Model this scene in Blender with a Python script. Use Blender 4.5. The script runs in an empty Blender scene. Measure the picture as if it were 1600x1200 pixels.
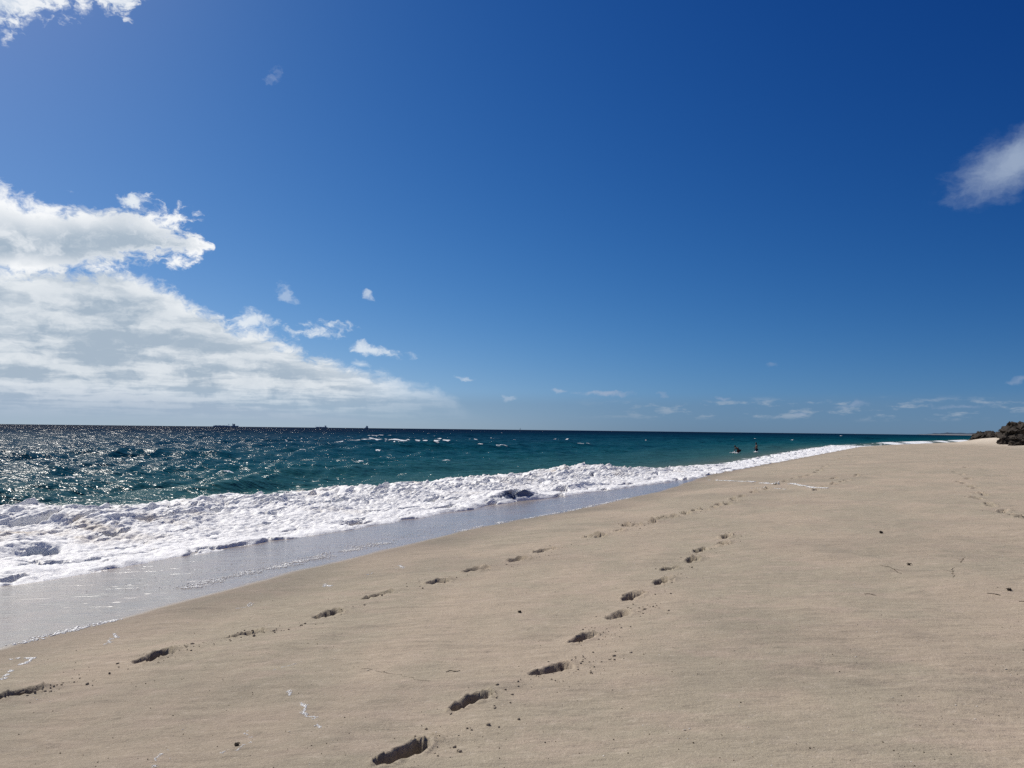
import bpy, math, random
import numpy as np
from mathutils import Matrix, Vector

# ------------------------------------------------------------------ camera, sky, sun, exposure
scene = bpy.context.scene
EYE = 2.5
SUN_AZ, SUN_EL = math.radians(-46.0), math.radians(50.0)      # azimuth from +Y towards +X

cam_data = bpy.data.cameras.new("camera")
cam_data.sensor_width = 36.0
cam_data.lens = 27.0
cam_data.clip_start = 0.05
cam_data.clip_end = 60000.0
cam = bpy.data.objects.new("camera", cam_data)
scene.collection.objects.link(cam)
cam.matrix_world = (Matrix.Translation((0, 0, EYE)) @ Matrix.Rotation(math.pi / 2 + math.radians(3.40), 4, 'X')
                    @ Matrix.Rotation(math.radians(0.63), 4, 'Z'))
scene.camera = cam

scene.view_settings.view_transform = 'Standard'
scene.view_settings.look = 'None'
scene.view_settings.exposure = 0.0
scene.view_settings.gamma = 1.0
scene.view_settings.use_curve_mapping = False
scene.cycles.use_denoising = False
scene.cycles.max_bounces = 6
scene.cycles.diffuse_bounces = 3
scene.cycles.sample_clamp_direct = 7.0
scene.cycles.sample_clamp_indirect = 4.0
scene.cycles.caustics_reflective = False
scene.cycles.caustics_refractive = False

sun_data = bpy.data.lights.new("sun", 'SUN')
sun_data.energy = 4.3
sun_data.angle = math.radians(0.53)
sun_data.color = (1.0, 0.95, 0.87)
sun = bpy.data.objects.new("sun", sun_data)
scene.collection.objects.link(sun)
sd = Vector((math.sin(SUN_AZ) * math.cos(SUN_EL), math.cos(SUN_AZ) * math.cos(SUN_EL), math.sin(SUN_EL)))
sun.rotation_euler = sd.to_track_quat('Z', 'Y').to_euler()
sun.location = sd * 100


# ---- a small expression helper for shader math
class V:
    def __init__(self, nt, s): self.nt, self.s = nt, s
    def _op(self, op, *a, clamp=False):
        n = self.nt.nodes.new('ShaderNodeMath'); n.operation = op; n.use_clamp = clamp
        for i, v in enumerate((self,) + a):
            if isinstance(v, V): self.nt.links.new(v.s, n.inputs[i])
            else: n.inputs[i].default_value = v
        return V(self.nt, n.outputs[0])
    def __add__(self, o): return self._op('ADD', o)
    __radd__ = __add__
    def __sub__(self, o): return self._op('SUBTRACT', o)
    def __rsub__(self, o): return (self * -1.0) + o
    def __mul__(self, o): return self._op('MULTIPLY', o)
    __rmul__ = __mul__
    def __truediv__(self, o): return self._op('DIVIDE', o)
    def __rtruediv__(self, o): return self.pow(-1.0) * o
    def __neg__(self): return self * -1.0
    def pow(self, o): return self._op('POWER', o)
    def max(self, o): return self._op('MAXIMUM', o)
    def min(self, o): return self._op('MINIMUM', o)
    def abs(self): return self._op('ABSOLUTE')
    def sqrt(self): return self._op('SQRT')
    def atan2(self, o): return self._op('ARCTAN2', o)
    def asin(self): return self._op('ARCSINE')
    def exp(self): return self._op('EXPONENT')
    def sat(self): return self._op('ADD', 0.0, clamp=True)
    def step(self, a, b, lo=0.0, hi=1.0):
        n = self.nt.nodes.new('ShaderNodeMapRange'); n.interpolation_type = 'SMOOTHSTEP'
        self.nt.links.new(self.s, n.inputs['Value'])
        for k, v in (('From Min', a), ('From Max', b), ('To Min', lo), ('To Max', hi)):
            if isinstance(v, V): self.nt.links.new(v.s, n.inputs[k])
            else: n.inputs[k].default_value = v
        return V(self.nt, n.outputs['Result'])


def node(nt, kind, **kw):
    n = nt.nodes.new(kind)
    for k, v in kw.items(): setattr(n, k, v)
    return n


def vec(nt, x, y, z):
    n = nt.nodes.new('ShaderNodeCombineXYZ')
    for i, v in enumerate((x, y, z)):
        if isinstance(v, V): nt.links.new(v.s, n.inputs[i])
        else: n.inputs[i].default_value = v
    return n.outputs[0]


def noise(nt, vector, scale, detail=4.0, rough=0.55, distort=0.0, ntype='FBM', lac=2.0, dim='3D', out=0):
    n = nt.nodes.new('ShaderNodeTexNoise')
    n.noise_dimensions = dim
    n.noise_type = ntype
    nt.links.new(vector, n.inputs['Vector'])
    n.inputs['Scale'].default_value = scale
    n.inputs['Detail'].default_value = detail
    n.inputs['Roughness'].default_value = rough
    n.inputs['Distortion'].default_value = distort
    n.inputs['Lacunarity'].default_value = lac
    return V(nt, n.outputs[out])


def mix(nt, fac, a, b):
    n = nt.nodes.new('ShaderNodeMix'); n.data_type = 'RGBA'
    if isinstance(fac, V): nt.links.new(fac.s, n.inputs[0])
    else: n.inputs[0].default_value = fac
    for i, v in ((6, a), (7, b)):
        if isinstance(v, (tuple, list)): n.inputs[i].default_value = (*v[:3], 1.0)
        else: nt.links.new(v, n.inputs[i])
    return n.outputs[2]


def curve(nt, val, pts, x0, x1, y0, y1):
    """A float curve over val in [x0, x1] with values in [y0, y1]."""
    m = (val - x0) * (1.0 / (x1 - x0))
    n = nt.nodes.new('ShaderNodeFloatCurve')
    nt.links.new(m.sat().s, n.inputs['Value'])
    c = n.mapping.curves[0]
    P = [((x - x0) / (x1 - x0), (y - y0) / (y1 - y0)) for x, y in pts]
    while len(c.points) < len(P): c.points.new(0.5, 0.5)
    for p, q in zip(c.points, P):
        p.location = q
        p.handle_type = 'AUTO_CLAMPED'
    n.mapping.update()
    return V(nt, n.outputs[0]) * (y1 - y0) + y0


# ---- world: Nishita sky with clouds laid out by direction (azimuth, elevation)
world = bpy.data.worlds.new("World")
scene.world = world
world.use_nodes = True
nt = world.node_tree
nt.nodes.clear()
SKY = 0.10
sky = node(nt, 'ShaderNodeTexSky', sky_type='NISHITA')
sky.sun_disc = False
sky.sun_elevation = SUN_EL
sky.sun_rotation = SUN_AZ
sky.altitude = 0
sky.air_density = 1.0
sky.dust_density = 0.3
sky.ozone_density = 2.0
tc = node(nt, 'ShaderNodeTexCoord')
sep = node(nt, 'ShaderNodeSeparateXYZ')
nt.links.new(tc.outputs['Generated'], sep.inputs[0])
dx, dy, dz = (V(nt, sep.outputs[i]) for i in range(3))
az = dx.atan2(dy)
el = dz.max(-0.999).min(0.999).asin()
# the deep, polarised blue of the photograph: the sky read a little above the true direction, with contrast per channel
sv = node(nt, 'ShaderNodeVectorMath', operation='NORMALIZE')
nt.links.new(vec(nt, dx, dy, dz + 0.15), sv.inputs[0])
nt.links.new(sv.outputs[0], sky.inputs['Vector'])
srgb = node(nt, 'ShaderNodeSeparateColor')
nt.links.new(sky.outputs[0], srgb.inputs[0])
scol = node(nt, 'ShaderNodeCombineColor')
for k_, (g_, a_, top_) in enumerate(((3.58, 9.6, 0.45), (2.30, 1.87, 0.55), (1.55, 1.04, 0.75))):
    nt.links.new((((V(nt, srgb.outputs[k_]) * SKY).pow(g_) * a_).min(top_) * (1.0 / SKY)).s, scol.inputs[k_])

# cloud detail: billows in direction space
pdir = vec(nt, az, el * 1.5, 0.0)
wsep = node(nt, 'ShaderNodeSeparateColor')
nt.links.new(noise(nt, pdir, 26.0, 4.0, 0.6, dim='2D', out=1).s, wsep.inputs[0])
wa, we = V(nt, wsep.outputs[0]) - 0.5, V(nt, wsep.outputs[1]) - 0.5
pw = vec(nt, az + wa * 0.030, el * 1.5 + we * 0.030, 0.0)
n_big = noise(nt, pw, 11.0, 5.0, 0.58, dim='2D')
n_fine = noise(nt, pw, 44.0, 6.0, 0.66, dim='2D')
lowv = (el.max(0.0) + 0.025)._op('LOGARITHM', 2.718)
deck = vec(nt, az * 9.0 + wa * 0.25, lowv * 5.2 + we * 0.35, 0.0)
n_deck = noise(nt, deck, 1.25, 5.0, 0.58, dim='2D')
bil = (n_big - 0.5) * 1.5 + (n_fine - 0.5) * 1.5

CLOUDS_BANK = [(-3.2, 0.04),
    (-2.2, 0.08),
    (-1.5, 0.16),
    (-1.0, 0.2),
    (-0.6758, 0.1618),
    (-0.5942, 0.1741),
    (-0.5022, 0.1823),
    (-0.4485, 0.1746),
    (-0.3986, 0.1502),
    (-0.3242, 0.1222),
    (-0.2622, 0.1028),
    (-0.1982, 0.0789),
    (-0.1493, 0.0669),
    (-0.0915, 0.0548),
    (-0.0706, 0.0418),
    (-0.03, 0.014),
    (0.03, 0.006),
    (0.2, 0.004),
    (1.5, 0.004),
    (2.4, 0.02),
    (3.2, 0.04)]
CLOUDS_TOP = [(-1.2, 0.2), (-0.85, 0.27), (-0.5977, 0.2548), (-0.5617, 0.2508), (-0.5051, 0.2562), (-0.4722, 0.2623), (-0.4376, 0.2546), (-0.4018, 0.2419), (-0.3755, 0.2168), (-0.36, 0.11), (0, 0.08)]
CLOUDS_BOT = [(-1.2, 0.2), (-0.85, 0.205), (-0.5935, 0.1591), (-0.5334, 0.166), (-0.4889, 0.1765), (-0.4489, 0.1864), (-0.4002, 0.1971), (-0.3753, 0.2115), (-0.36, 0.215), (0, 0.3)]
CLOUDS_HIGH = [(-1.4, 0.42), (-0.8, 0.41), (-0.6049, 0.4073), (-0.5696, 0.4237), (-0.539, 0.4387), (-0.5067, 0.4463), (-0.4867, 0.4469), (-0.4703, 0.4631), (-0.4535, 0.4768), (-0.4335, 0.5034), (0.2, 0.58)]
edge = curve(nt, az, CLOUDS_BANK, -3.2, 3.2, 0.0, 0.4)
bank = ((edge - el) / 0.035).min(1.4) + bil * 0.62 * el.step(0.0, 0.12, 0.25, 1.0)
bank_a = bank.step(-0.05, 0.55)
# the haze that closes the view along the horizon, thicker on the left where the bank is
haze_a = (el.max(0.0) * -26.0).exp() * 0.90
top = curve(nt, az, CLOUDS_TOP, -1.2, 0.0, 0.0, 0.4)
bot = curve(nt, az, CLOUDS_BOT, -1.2, 0.0, 0.0, 0.4)
cum = ((top - el) / 0.030).min((el - bot) / 0.018).min(1.6) + bil * (az.step(-0.52, -0.40, 1.0, 1.5))
cum_a = cum.step(-0.05, 0.80)
hi = curve(nt, az, CLOUDS_HIGH, -1.4, 0.2, 0.2, 0.6)
high = ((el - hi) / 0.030).min((0.60 - el) / 0.03).min(1.2) + bil * 1.15
high_a = high.step(0.05, 0.7) * az.step(-0.30, -0.40)

SMALL = [(-0.3143, 0.4165, 0.015, 0.0108, 0.3, 0.22, 1.3),
    (-0.2495, 0.1242, 0.0383, 0.0133, 0.15, 0.85, 1.3),
    (-0.1809, 0.0998, 0.0467, 0.0075, -0.12, 0.8, 1.1),
    (-0.1864, 0.1665, 0.0133, 0.0067, -0.6, 0.55, 1.2),
    (-0.2935, 0.1674, 0.0167, 0.0083, -0.5, 0.35, 1.3),
    (-0.3357, 0.1295, 0.0333, 0.0133, 0.05, 0.9, 1.1),
    (0.1205, 0.0495, 0.0383, 0.0058, 0, 0.75, 0.8),
    (0.0642, 0.0524, 0.0083, 0.0033, 0, 0.6, 0.7),
    (-0.0651, 0.0652, 0.0167, 0.0029, 0, 0.55, 0.6),
    (0.3263, 0.0826, 0.0075, 0.0042, 0, 0.3, 0.8),
    (-0.004, 0.0401, 0.0075, 0.0042, 0, 0.35, 0.8),
    (0.1913, 0.0448, 0.0075, 0.0042, 0, 0.35, 0.8),
    (0.2687, 0.0408, 0.0133, 0.0033, 0, 0.55, 0.8),
    (0.5938, 0.2963, 0.0983, 0.0383, 0.36, 1.0, 0.26),
    (0.5833, 0.0612, 0.0133, 0.005, 0, 0.45, 0.8),
    (0.3554, 0.0243, 0.0117, 0.005, 0.2, 0.5, 0.9),
    (0.4198, 0.0328, 0.0183, 0.0058, 0, 0.5, 0.9),
    (0.5285, 0.0323, 0.0333, 0.0042, 0, 0.5, 0.8),
    (-0.4719, 0.2552, 0.0283, 0.01, 0.1, 0.9, 1.2),
    (-0.1983, 0.0822, 0.0167, 0.0075, 0, 0.7, 0.6)]
small_a = None
azs, els = az + wa * 0.028, el + we * 0.020
for (a0, e0, ra, re, rot, op, hard) in SMALL:
    ca, sa = math.cos(rot), math.sin(rot)
    u = ((azs - a0) * ca + (els - e0) * sa) * (1.0 / ra)
    w = ((els - e0) * ca - (azs - a0) * sa) * (1.0 / re)
    r = (u * u + w * w).sqrt()
    s = ((1.0 - r) + bil * hard).step(0.0, 1.0) * op
    small_a = s if small_a is None else small_a.max(s)
# a low line of broken cloud far away on the right
low_r = noise(nt, vec(nt, az * 15.0, el * 55.0, 0.0), 1.6, 5.0, 0.62, dim='2D')
low_band = el.step(0.012, 0.022) * el.step(0.046, 0.034) * az.step(0.05, 0.25) * low_r.step(0.50, 0.72) * 0.5
veil_band = el.step(0.052, 0.030) * 0.42

# shading of the cloud body: bright sunlit billows, blue-grey in the thick parts
thick = (n_deck * 0.6 + n_big * 0.4)
bank_s = thick.step(0.40, 0.60) * 0.72 + (1.0 - bank.step(0.1, 1.2)) * 0.50 + (n_fine - 0.5) * 0.55
cum_s = n_big.step(0.42, 0.62) * 0.60 + (1.0 - cum.step(0.5, 1.5)) * 0.62 + (n_fine - 0.5) * 0.5
K = 1.0 / SKY
gray = (0.385 * K, 0.475 * K, 0.575 * K)
white = (0.93 * K, 0.95 * K, 0.97 * K)
col = scol.outputs[0]
col = mix(nt, veil_band, col, (0.13 * K, 0.235 * K, 0.385 * K))
haze_l = mix(nt, az.step(0.30, -0.36), (0.138 * K, 0.225 * K, 0.335 * K), (0.38 * K, 0.48 * K, 0.565 * K))
col = mix(nt, haze_a, col, haze_l)
col = mix(nt, low_band, col, (0.42 * K, 0.48 * K, 0.56 * K))
bank_col = mix(nt, bank_s.sat(), gray, (0.80 * K, 0.84 * K, 0.875 * K))
col = mix(nt, bank_a * el.step(0.002, 0.055, 0.0, 1.0) * az.step(-0.05, -0.24, 0.25, 1.0), col, bank_col)
cum_col = mix(nt, cum_s.sat(), gray, white)
col = mix(nt, cum_a, col, cum_col)
col = mix(nt, high_a * 0.92, col, mix(nt, n_fine.step(0.3, 0.65), (0.62 * K, 0.70 * K, 0.80 * K), white))
small_col = mix(nt, az.step(0.2, -0.2), (0.30 * K, 0.38 * K, 0.53 * K), (0.78 * K, 0.84 * K, 0.90 * K))
col = mix(nt, small_a, col, small_col)
bg = node(nt, 'ShaderNodeBackground')
bg.inputs['Strength'].default_value = SKY
nt.links.new(col, bg.inputs['Color'])
wo = node(nt, 'ShaderNodeOutputWorld')
nt.links.new(bg.outputs[0], wo.inputs[0])
world.cycles.sampling_method = 'MANUAL'
world.cycles.sample_map_resolution = 512


# ------------------------------------------------------------------ noise, shoreline and ground shape
def _hash(ix, iy, seed):
    h = (ix.astype(np.int64) * 374761393 + iy.astype(np.int64) * 668265263 + seed * 1442695041) & 0xffffffff
    h = ((h ^ (h >> 13)) * 1274126177) & 0xffffffff
    return (h ^ (h >> 16)) & 0xffffffff


_G = np.array([(math.cos(k * math.pi / 8), math.sin(k * math.pi / 8)) for k in range(16)])


def perlin(x, y, seed=0):
    x = np.asarray(x, float); y = np.asarray(y, float)
    ix, iy = np.floor(x), np.floor(y)
    fx, fy = x - ix, y - iy
    u, v = fx * fx * fx * (fx * (fx * 6 - 15) + 10), fy * fy * fy * (fy * (fy * 6 - 15) + 10)
    def g(a, b):
        k = _hash(ix + a, iy + b, seed) & 15
        return _G[k, 0] * (fx - a) + _G[k, 1] * (fy - b)
    n0 = g(0, 0) * (1 - u) + g(1, 0) * u
    n1 = g(0, 1) * (1 - u) + g(1, 1) * u
    return (n0 * (1 - v) + n1 * v) * 1.5


def fbm(x, y, octv=4, seed=0, gain=0.5):
    s, a, f = 0.0, 1.0, 1.0
    for k in range(octv):
        s = s + a * perlin(x * f + k * 17.3, y * f - k * 9.1, seed + k * 101)
        a *= gain; f *= 2.03
    return s


def worley(x, y, seed=0):
    x = np.asarray(x, float); y = np.asarray(y, float)
    ix, iy = np.floor(x), np.floor(y)
    best = np.full(x.shape, 9.0)
    for a in (-1, 0, 1):
        for b in (-1, 0, 1):
            h = _hash(ix + a, iy + b, seed)
            px = ix + a + (h & 0xffff) / 65536.0
            py = iy + b + ((h >> 16) & 0xffff) / 65536.0
            best = np.minimum(best, (px - x) ** 2 + (py - y) ** 2)
    return np.sqrt(best)


def sstep(a, b, x):
    t = np.clip((x - a) / (b - a), 0, 1)
    return t * t * (3 - 2 * t)


def smooth_curve(pts, y0=-60.0, y1=2500.0, k=9):
    """x as a smooth function of y through (x, y) points."""
    P = sorted(pts, key=lambda p: p[1])
    s = np.linspace(math.log(70.0 + y0), math.log(70.0 + y1), 3000)
    yy = np.exp(s) - 70.0
    xx = np.interp(yy, [p[1] for p in P], [p[0] for p in P])
    ker = np.hanning(2 * k + 1); ker /= ker.sum()
    xx = np.convolve(np.pad(xx, k, mode='edge'), ker, 'valid')
    return lambda y: np.interp(y, yy, xx)


SHORE = [(-36, -60), (-8.6, 0), (-5.1, 7.84), (-4.63, 8.57), (-4.2, 9.97), (-3.65, 11.19), (-3.4, 11.94), (-2.26, 14.33),
         (-0.53, 18.06), (1.83, 21.71), (3.01, 23.89), (5.92, 29.57), (8.39, 35.08), (12.81, 43.94), (26.52, 69.5),
         (59.7, 131), (112, 200), (262, 400), (1837, 2500)]
FRONT = [(-40, -60), (-14.5, 0), (-9.5, 8.5), (-7.65, 11.69), (-7.0, 12.22), (-6.48, 13.2), (-5.96, 14.56), (-5.23, 15.97),
         (-4.24, 17.29), (-3.13, 19.2), (-1.78, 22.09), (-0.77, 24.61), (1.65, 27.66), (3.87, 30.8), (6.97, 34.81),
         (9.4, 38.2), (13.5, 46.2), (26.9, 70.9), (60.0, 132.0), (112.5, 201.5), (262, 400), (1837, 2500)]
RIDGE = [(-60, -60), (-28, 5), (-12.6, 17.6), (-8.85, 21.49), (-6.57, 24.97), (-4.7, 28.0), (-2.2, 31.5), (1.6, 37.5),
         (4.6, 41.0), (9.7, 47.0), (16.0, 56.0), (23.8, 71.5), (46.2, 115.6), (66, 152), (108, 206), (255, 404), (1820, 2500)]
shore_x, front_x, ridge_x = smooth_curve(SHORE), smooth_curve(FRONT), smooth_curve(RIDGE)


def offshore(x, y):
    """Signed distance (about) seaward of the highest reach of the swash."""
    y = np.asarray(y, float)
    sl = (shore_x(y + 1.0) - shore_x(y - 1.0)) / 2.0
    return (shore_x(y) - x) / np.sqrt(1 + sl * sl)


def sand_base(x, y):
    v = offshore(x, y)
    a = np.maximum(-v, 0.0)
    z = np.where(v < 0, 0.25 + 0.95 * (1 - np.exp(-a / 8.5)) + 0.003 * np.maximum(a - 30, 0),
                 0.25 - 0.05 * np.minimum(v, 5.0) - 0.10 * np.clip(v - 5.0, 0, 60))
    # dry dune sand heaped against the rocks on the right
    d1 = ((x - 71.5) / 4.2) ** 2 + ((y - 113.5) / 6.0) ** 2
    z = z + 0.95 * np.exp(-d1) + 0.25 * np.exp(-(((x - 90) / 14) ** 2 + ((y - 122) / 16) ** 2))
    return z


col_main = scene.collection


def tag(o, label=None, category=None, group=None, kind=None):
    for k, v in (('label', label), ('category', category), ('group', group), ('kind', kind)):
        if v: o[k] = v
    return o


def mesh_obj(name, verts, faces, mat=None, parent=None, smooth=False, attrs=None):
    me = bpy.data.meshes.new(name)
    verts = np.asarray(verts, dtype=np.float32)
    if isinstance(faces, np.ndarray):
        n, k = faces.shape
        me.vertices.add(len(verts)); me.vertices.foreach_set('co', verts.ravel())
        me.loops.add(n * k); me.loops.foreach_set('vertex_index', faces.astype(np.int32).ravel())
        me.polygons.add(n)
        me.polygons.foreach_set('loop_start', np.arange(0, n * k, k, dtype=np.int32))
        if smooth: me.polygons.foreach_set('use_smooth', np.ones(n, dtype=bool))
        me.update(calc_edges=True)
    else:
        me.from_pydata([tuple(map(float, v)) for v in verts], [], faces)
        if smooth: me.polygons.foreach_set('use_smooth', [True] * len(me.polygons))
        me.update()
    for k, a in (attrs or {}).items():
        at = me.attributes.new(k, 'FLOAT', 'POINT')
        at.data.foreach_set('value', np.asarray(a, dtype=np.float32))
    if mat: me.materials.append(mat)
    o = bpy.data.objects.new(name, me)
    col_main.objects.link(o)
    if parent: o.parent = parent
    return o


def empty(name, loc, rz=0.0):
    o = bpy.data.objects.new(name, None)
    o.location = loc; o.rotation_euler = (0, 0, rz)
    o.empty_display_size = 0.3
    col_main.objects.link(o)
    return o


def new_mat(name):
    m = bpy.data.materials.new(name)
    m.use_nodes = True
    t = m.node_tree
    return m, t, t.nodes['Principled BSDF']


def setin(t, sock, v):
    if isinstance(v, V): t.links.new(v.s, sock)
    elif isinstance(v, bpy.types.NodeSocket): t.links.new(v, sock)
    elif isinstance(v, (tuple, list)) and len(v) == 3: sock.default_value = (*v, 1.0)
    else: sock.default_value = v


def attr(t, name):
    n = t.nodes.new('ShaderNodeAttribute'); n.attribute_name = name
    return V(t, n.outputs['Fac'])


def bump(t, height, strength, dist, prev=None):
    n = t.nodes.new('ShaderNodeBump')
    setin(t, n.inputs['Height'], height)
    setin(t, n.inputs['Strength'], strength)
    n.inputs['Distance'].default_value = dist
    if prev is not None: t.links.new(prev, n.inputs['Normal'])
    return n.outputs[0]


def position(t):
    g = t.nodes.new('ShaderNodeNewGeometry')
    return g.outputs['Position']


def scaled(t, v, sx, sy, sz, rot=0.0):
    m = t.nodes.new('ShaderNodeMapping')
    t.links.new(v, m.inputs['Vector'])
    m.inputs['Rotation'].default_value = (0, 0, rot)
    m.inputs['Scale'].default_value = (sx, sy, sz)
    return m.outputs[0]


# ------------------------------------------------------------------ materials
def sand_material():
    m, t, b = new_mat('beach sand')
    p = position(t)
    big = noise(t, scaled(t, p, 1, 0.6, 1), 0.55, 4, 0.6)
    mid = noise(t, scaled(t, p, 1.0, 2.0, 1, 0.2), 1.7, 5, 0.6)
    streak = noise(t, scaled(t, p, 0.9, 4.5, 1, 0.16), 1.6, 5, 0.62)
    grain = noise(t, p, 150.0, 3, 0.75)
    grain2 = noise(t, p, 42.0, 4, 0.7)
    big2 = noise(t, p, 0.9, 3, 0.6)
    blot = noise(t, scaled(t, p, 1, 1.6, 1), 7.0, 6, 0.72)
    c = mix(t, big.step(0.40, 0.58), (0.388, 0.318, 0.236), (0.335, 0.288, 0.212))
    c = mix(t, mid.step(0.46, 0.70) * 0.60, c, (0.405, 0.322, 0.249))
    c = mix(t, streak.step(0.48, 0.70) * 0.45 * big2.step(0.42, 0.62), c, (0.21, 0.178, 0.138))
    c = mix(t, blot.step(0.50, 0.72) * 0.50, c, (0.225, 0.19, 0.145))
    c = mix(t, blot.step(0.47, 0.26) * 0.36, c, (0.60, 0.51, 0.41))
    # dark and pale grains
    c = mix(t, grain.step(0.54, 0.78) * 0.62, c, (0.11, 0.088, 0.065))
    c = mix(t, grain.step(0.46, 0.22) * 0.62, c, (0.82, 0.72, 0.59))
    c = mix(t, grain2.step(0.57, 0.78) * 0.48, c, (0.16, 0.13, 0.10))
    c = mix(t, grain2.step(0.42, 0.24) * 0.42, c, (0.72, 0.62, 0.50))
    dry = attr(t, 'dry')
    c = mix(t, dry * 0.85, c, (0.66, 0.58, 0.47))
    wet = attr(t, 'wet')
    damp = attr(t, 'damp')  # wet-edge damp, plus the shade painted into the footprint pits
    damp_shade_mix = node(t, 'ShaderNodeMix', data_type='RGBA', blend_type='MULTIPLY')
    setin(t, damp_shade_mix.inputs[0], damp * (1.0 - wet * 0.75)); t.links.new(c, damp_shade_mix.inputs[6]); damp_shade_mix.inputs[7].default_value = (0.64, 0.645, 0.67, 1)
    setin(t, b.inputs['Base Color'], damp_shade_mix.outputs[2])
    film = wet.step(0.15, 0.75)
    setin(t, b.inputs['Roughness'], 0.93 - film * 0.66)
    setin(t, b.inputs['Specular IOR Level'], 0.18 + film * 0.35)
    # a film of water on the swash zone
    setin(t, b.inputs['Coat Weight'], film * 0.58)
    b.inputs['Coat IOR'].default_value = 1.38
    rip = noise(t, scaled(t, p, 1.0, 1.0, 1), 9.0, 3, 0.5)
    lines = noise(t, scaled(t, p, 0.13, 1.9, 1, -0.22), 2.4, 4, 0.6)
    setin(t, b.inputs['Coat Roughness'], 0.09 + lines.step(0.45, 0.62) * 0.18)
    dryf = 1.0 - film
    nb = bump(t, grain, dryf * 0.5, 0.006)
    nb = bump(t, grain2, dryf * 0.5, 0.014, nb)
    nb = bump(t, blot, dryf * 0.4, 0.02, nb)
    nb = bump(t, streak, dryf * 0.5, 0.05, nb)
    t.links.new(nb, b.inputs['Normal'])
    cb = bump(t, lines, 0.90, 0.08)
    t.links.new(cb, b.inputs['Coat Normal'])
    return m


def water_material():
    m, t, b = new_mat('sea water')
    p = position(t)
    off = attr(t, 'offshore')
    foam = attr(t, 'foam')
    lo = (off.max(1.0))._op('LOGARITHM', 10.0)
    ramp = node(t, 'ShaderNodeValToRGB')
    setin(t, ramp.inputs[0], lo / 3.0)
    cr = ramp.color_ramp
    for q, (pos, c) in enumerate([(0.0, (0.085, 0.12, 0.1)), (0.28, (0.024, 0.088, 0.088)), (0.45, (0.0025, 0.058, 0.074)), (0.65, (0.0005, 0.032, 0.058)), (0.85, (0.0003, 0.013, 0.037)), (1.0, (0.0002, 0.007, 0.025))]):
        e = cr.elements[q] if q < 2 else cr.elements.new(pos)
        e.position = pos; e.color = (*c, 1)
    patch = noise(t, scaled(t, p, 0.6, 0.25, 1), 0.035, 4, 0.6)
    c = mix(t, patch.step(0.45, 0.72) * 0.55, ramp.outputs[0], (0.0015, 0.022, 0.052))
    lace = noise(t, p, 3.2, 6, 0.7, 0.8)
    f = (foam * 1.6 - 0.6 + (lace - 0.5) * 1.7 * (foam * 8.0).sat()).step(0.0, 0.5)
    c = mix(t, f, c, (0.82, 0.84, 0.85))
    cd = node(t, 'ShaderNodeVectorMath', operation='LENGTH'); t.links.new(p, cd.inputs[0])
    far = V(t, cd.outputs['Value'])
    w0 = noise(t, scaled(t, p, 0.35, 1.0, 1, 0.30), 0.07, 3, 0.6, 0.3)
    w1 = noise(t, scaled(t, p, 0.38, 1.0, 1, 0.35), 0.42, 3, 0.6, 0.3)
    w2 = noise(t, scaled(t, p, 0.40, 1.0, 1, 0.2), 1.9, 3, 0.6, 0.4)
    w3 = noise(t, scaled(t, p, 0.6, 1.0, 1, 0.1), 7.0, 2, 0.55, 0.3)
    nb = bump(t, w0, far.step(120.0, 500.0, 0.0, 1.0), 9.0)
    nb = bump(t, w1, far.step(20.0, 140.0, 0.22, 0.8), 1.5, nb)
    nb = bump(t, w2, far.step(300.0, 50.0, 0.22, 0.85), 0.36, nb)
    nb = bump(t, w3, far.step(90.0, 15.0, 0.05, 0.6), 0.075, nb)
    t.nodes.remove(b)
    body_ = node(t, 'ShaderNodeBsdfDiffuse'); t.links.new(c, body_.inputs['Color']); t.links.new(nb, body_.inputs['Normal'])
    gl = node(t, 'ShaderNodeBsdfGlossy'); gl.inputs['Roughness'].default_value = 0.19; t.links.new(nb, gl.inputs['Normal'])
    lw = node(t, 'ShaderNodeLayerWeight'); lw.inputs['Blend'].default_value = 0.5; t.links.new(nb, lw.inputs['Normal'])
    fr = (V(t, lw.outputs['Facing']).pow(3.0) * 0.19 * far.step(40.0, 400.0, 1.0, 0.18) + 0.015) * (1.0 - f)
    ms = node(t, 'ShaderNodeMixShader')
    t.links.new(fr.s, ms.inputs[0]); t.links.new(body_.outputs[0], ms.inputs[1]); t.links.new(gl.outputs[0], ms.inputs[2])
    t.links.new(ms.outputs[0], t.nodes['Material Output'].inputs['Surface'])
    return m


def foam_material():
    m, t, b = new_mat('sea foam')
    p = position(t)
    n1 = noise(t, p, 0.9, 4, 0.6)
    n2 = noise(t, p, 14.0, 5, 0.65)
    sandy = attr(t, 'sandy')
    c = mix(t, (n1.step(0.45, 0.70) * sandy).sat(), (0.90, 0.895, 0.88), (0.60, 0.52, 0.42))
    c = mix(t, n2.step(0.58, 0.80) * 0.12, c, (0.60, 0.60, 0.60))
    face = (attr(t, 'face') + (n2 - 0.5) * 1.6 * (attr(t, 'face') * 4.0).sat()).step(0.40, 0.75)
    c = mix(t, face * 0.85, c, (0.10, 0.135, 0.20))  # shaded front of the curl, coloured dark blue-grey
    setin(t, b.inputs['Base Color'], c)
    setin(t, b.inputs['Roughness'], 0.55 - face * 0.4)
    b.inputs['Specular IOR Level'].default_value = 0.35
    nb = bump(t, noise(t, p, 38.0, 4, 0.7), 0.5, 0.025)
    nb = bump(t, n2, 0.5, 0.05, nb)
    t.links.new(nb, b.inputs['Normal'])
    return m


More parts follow.
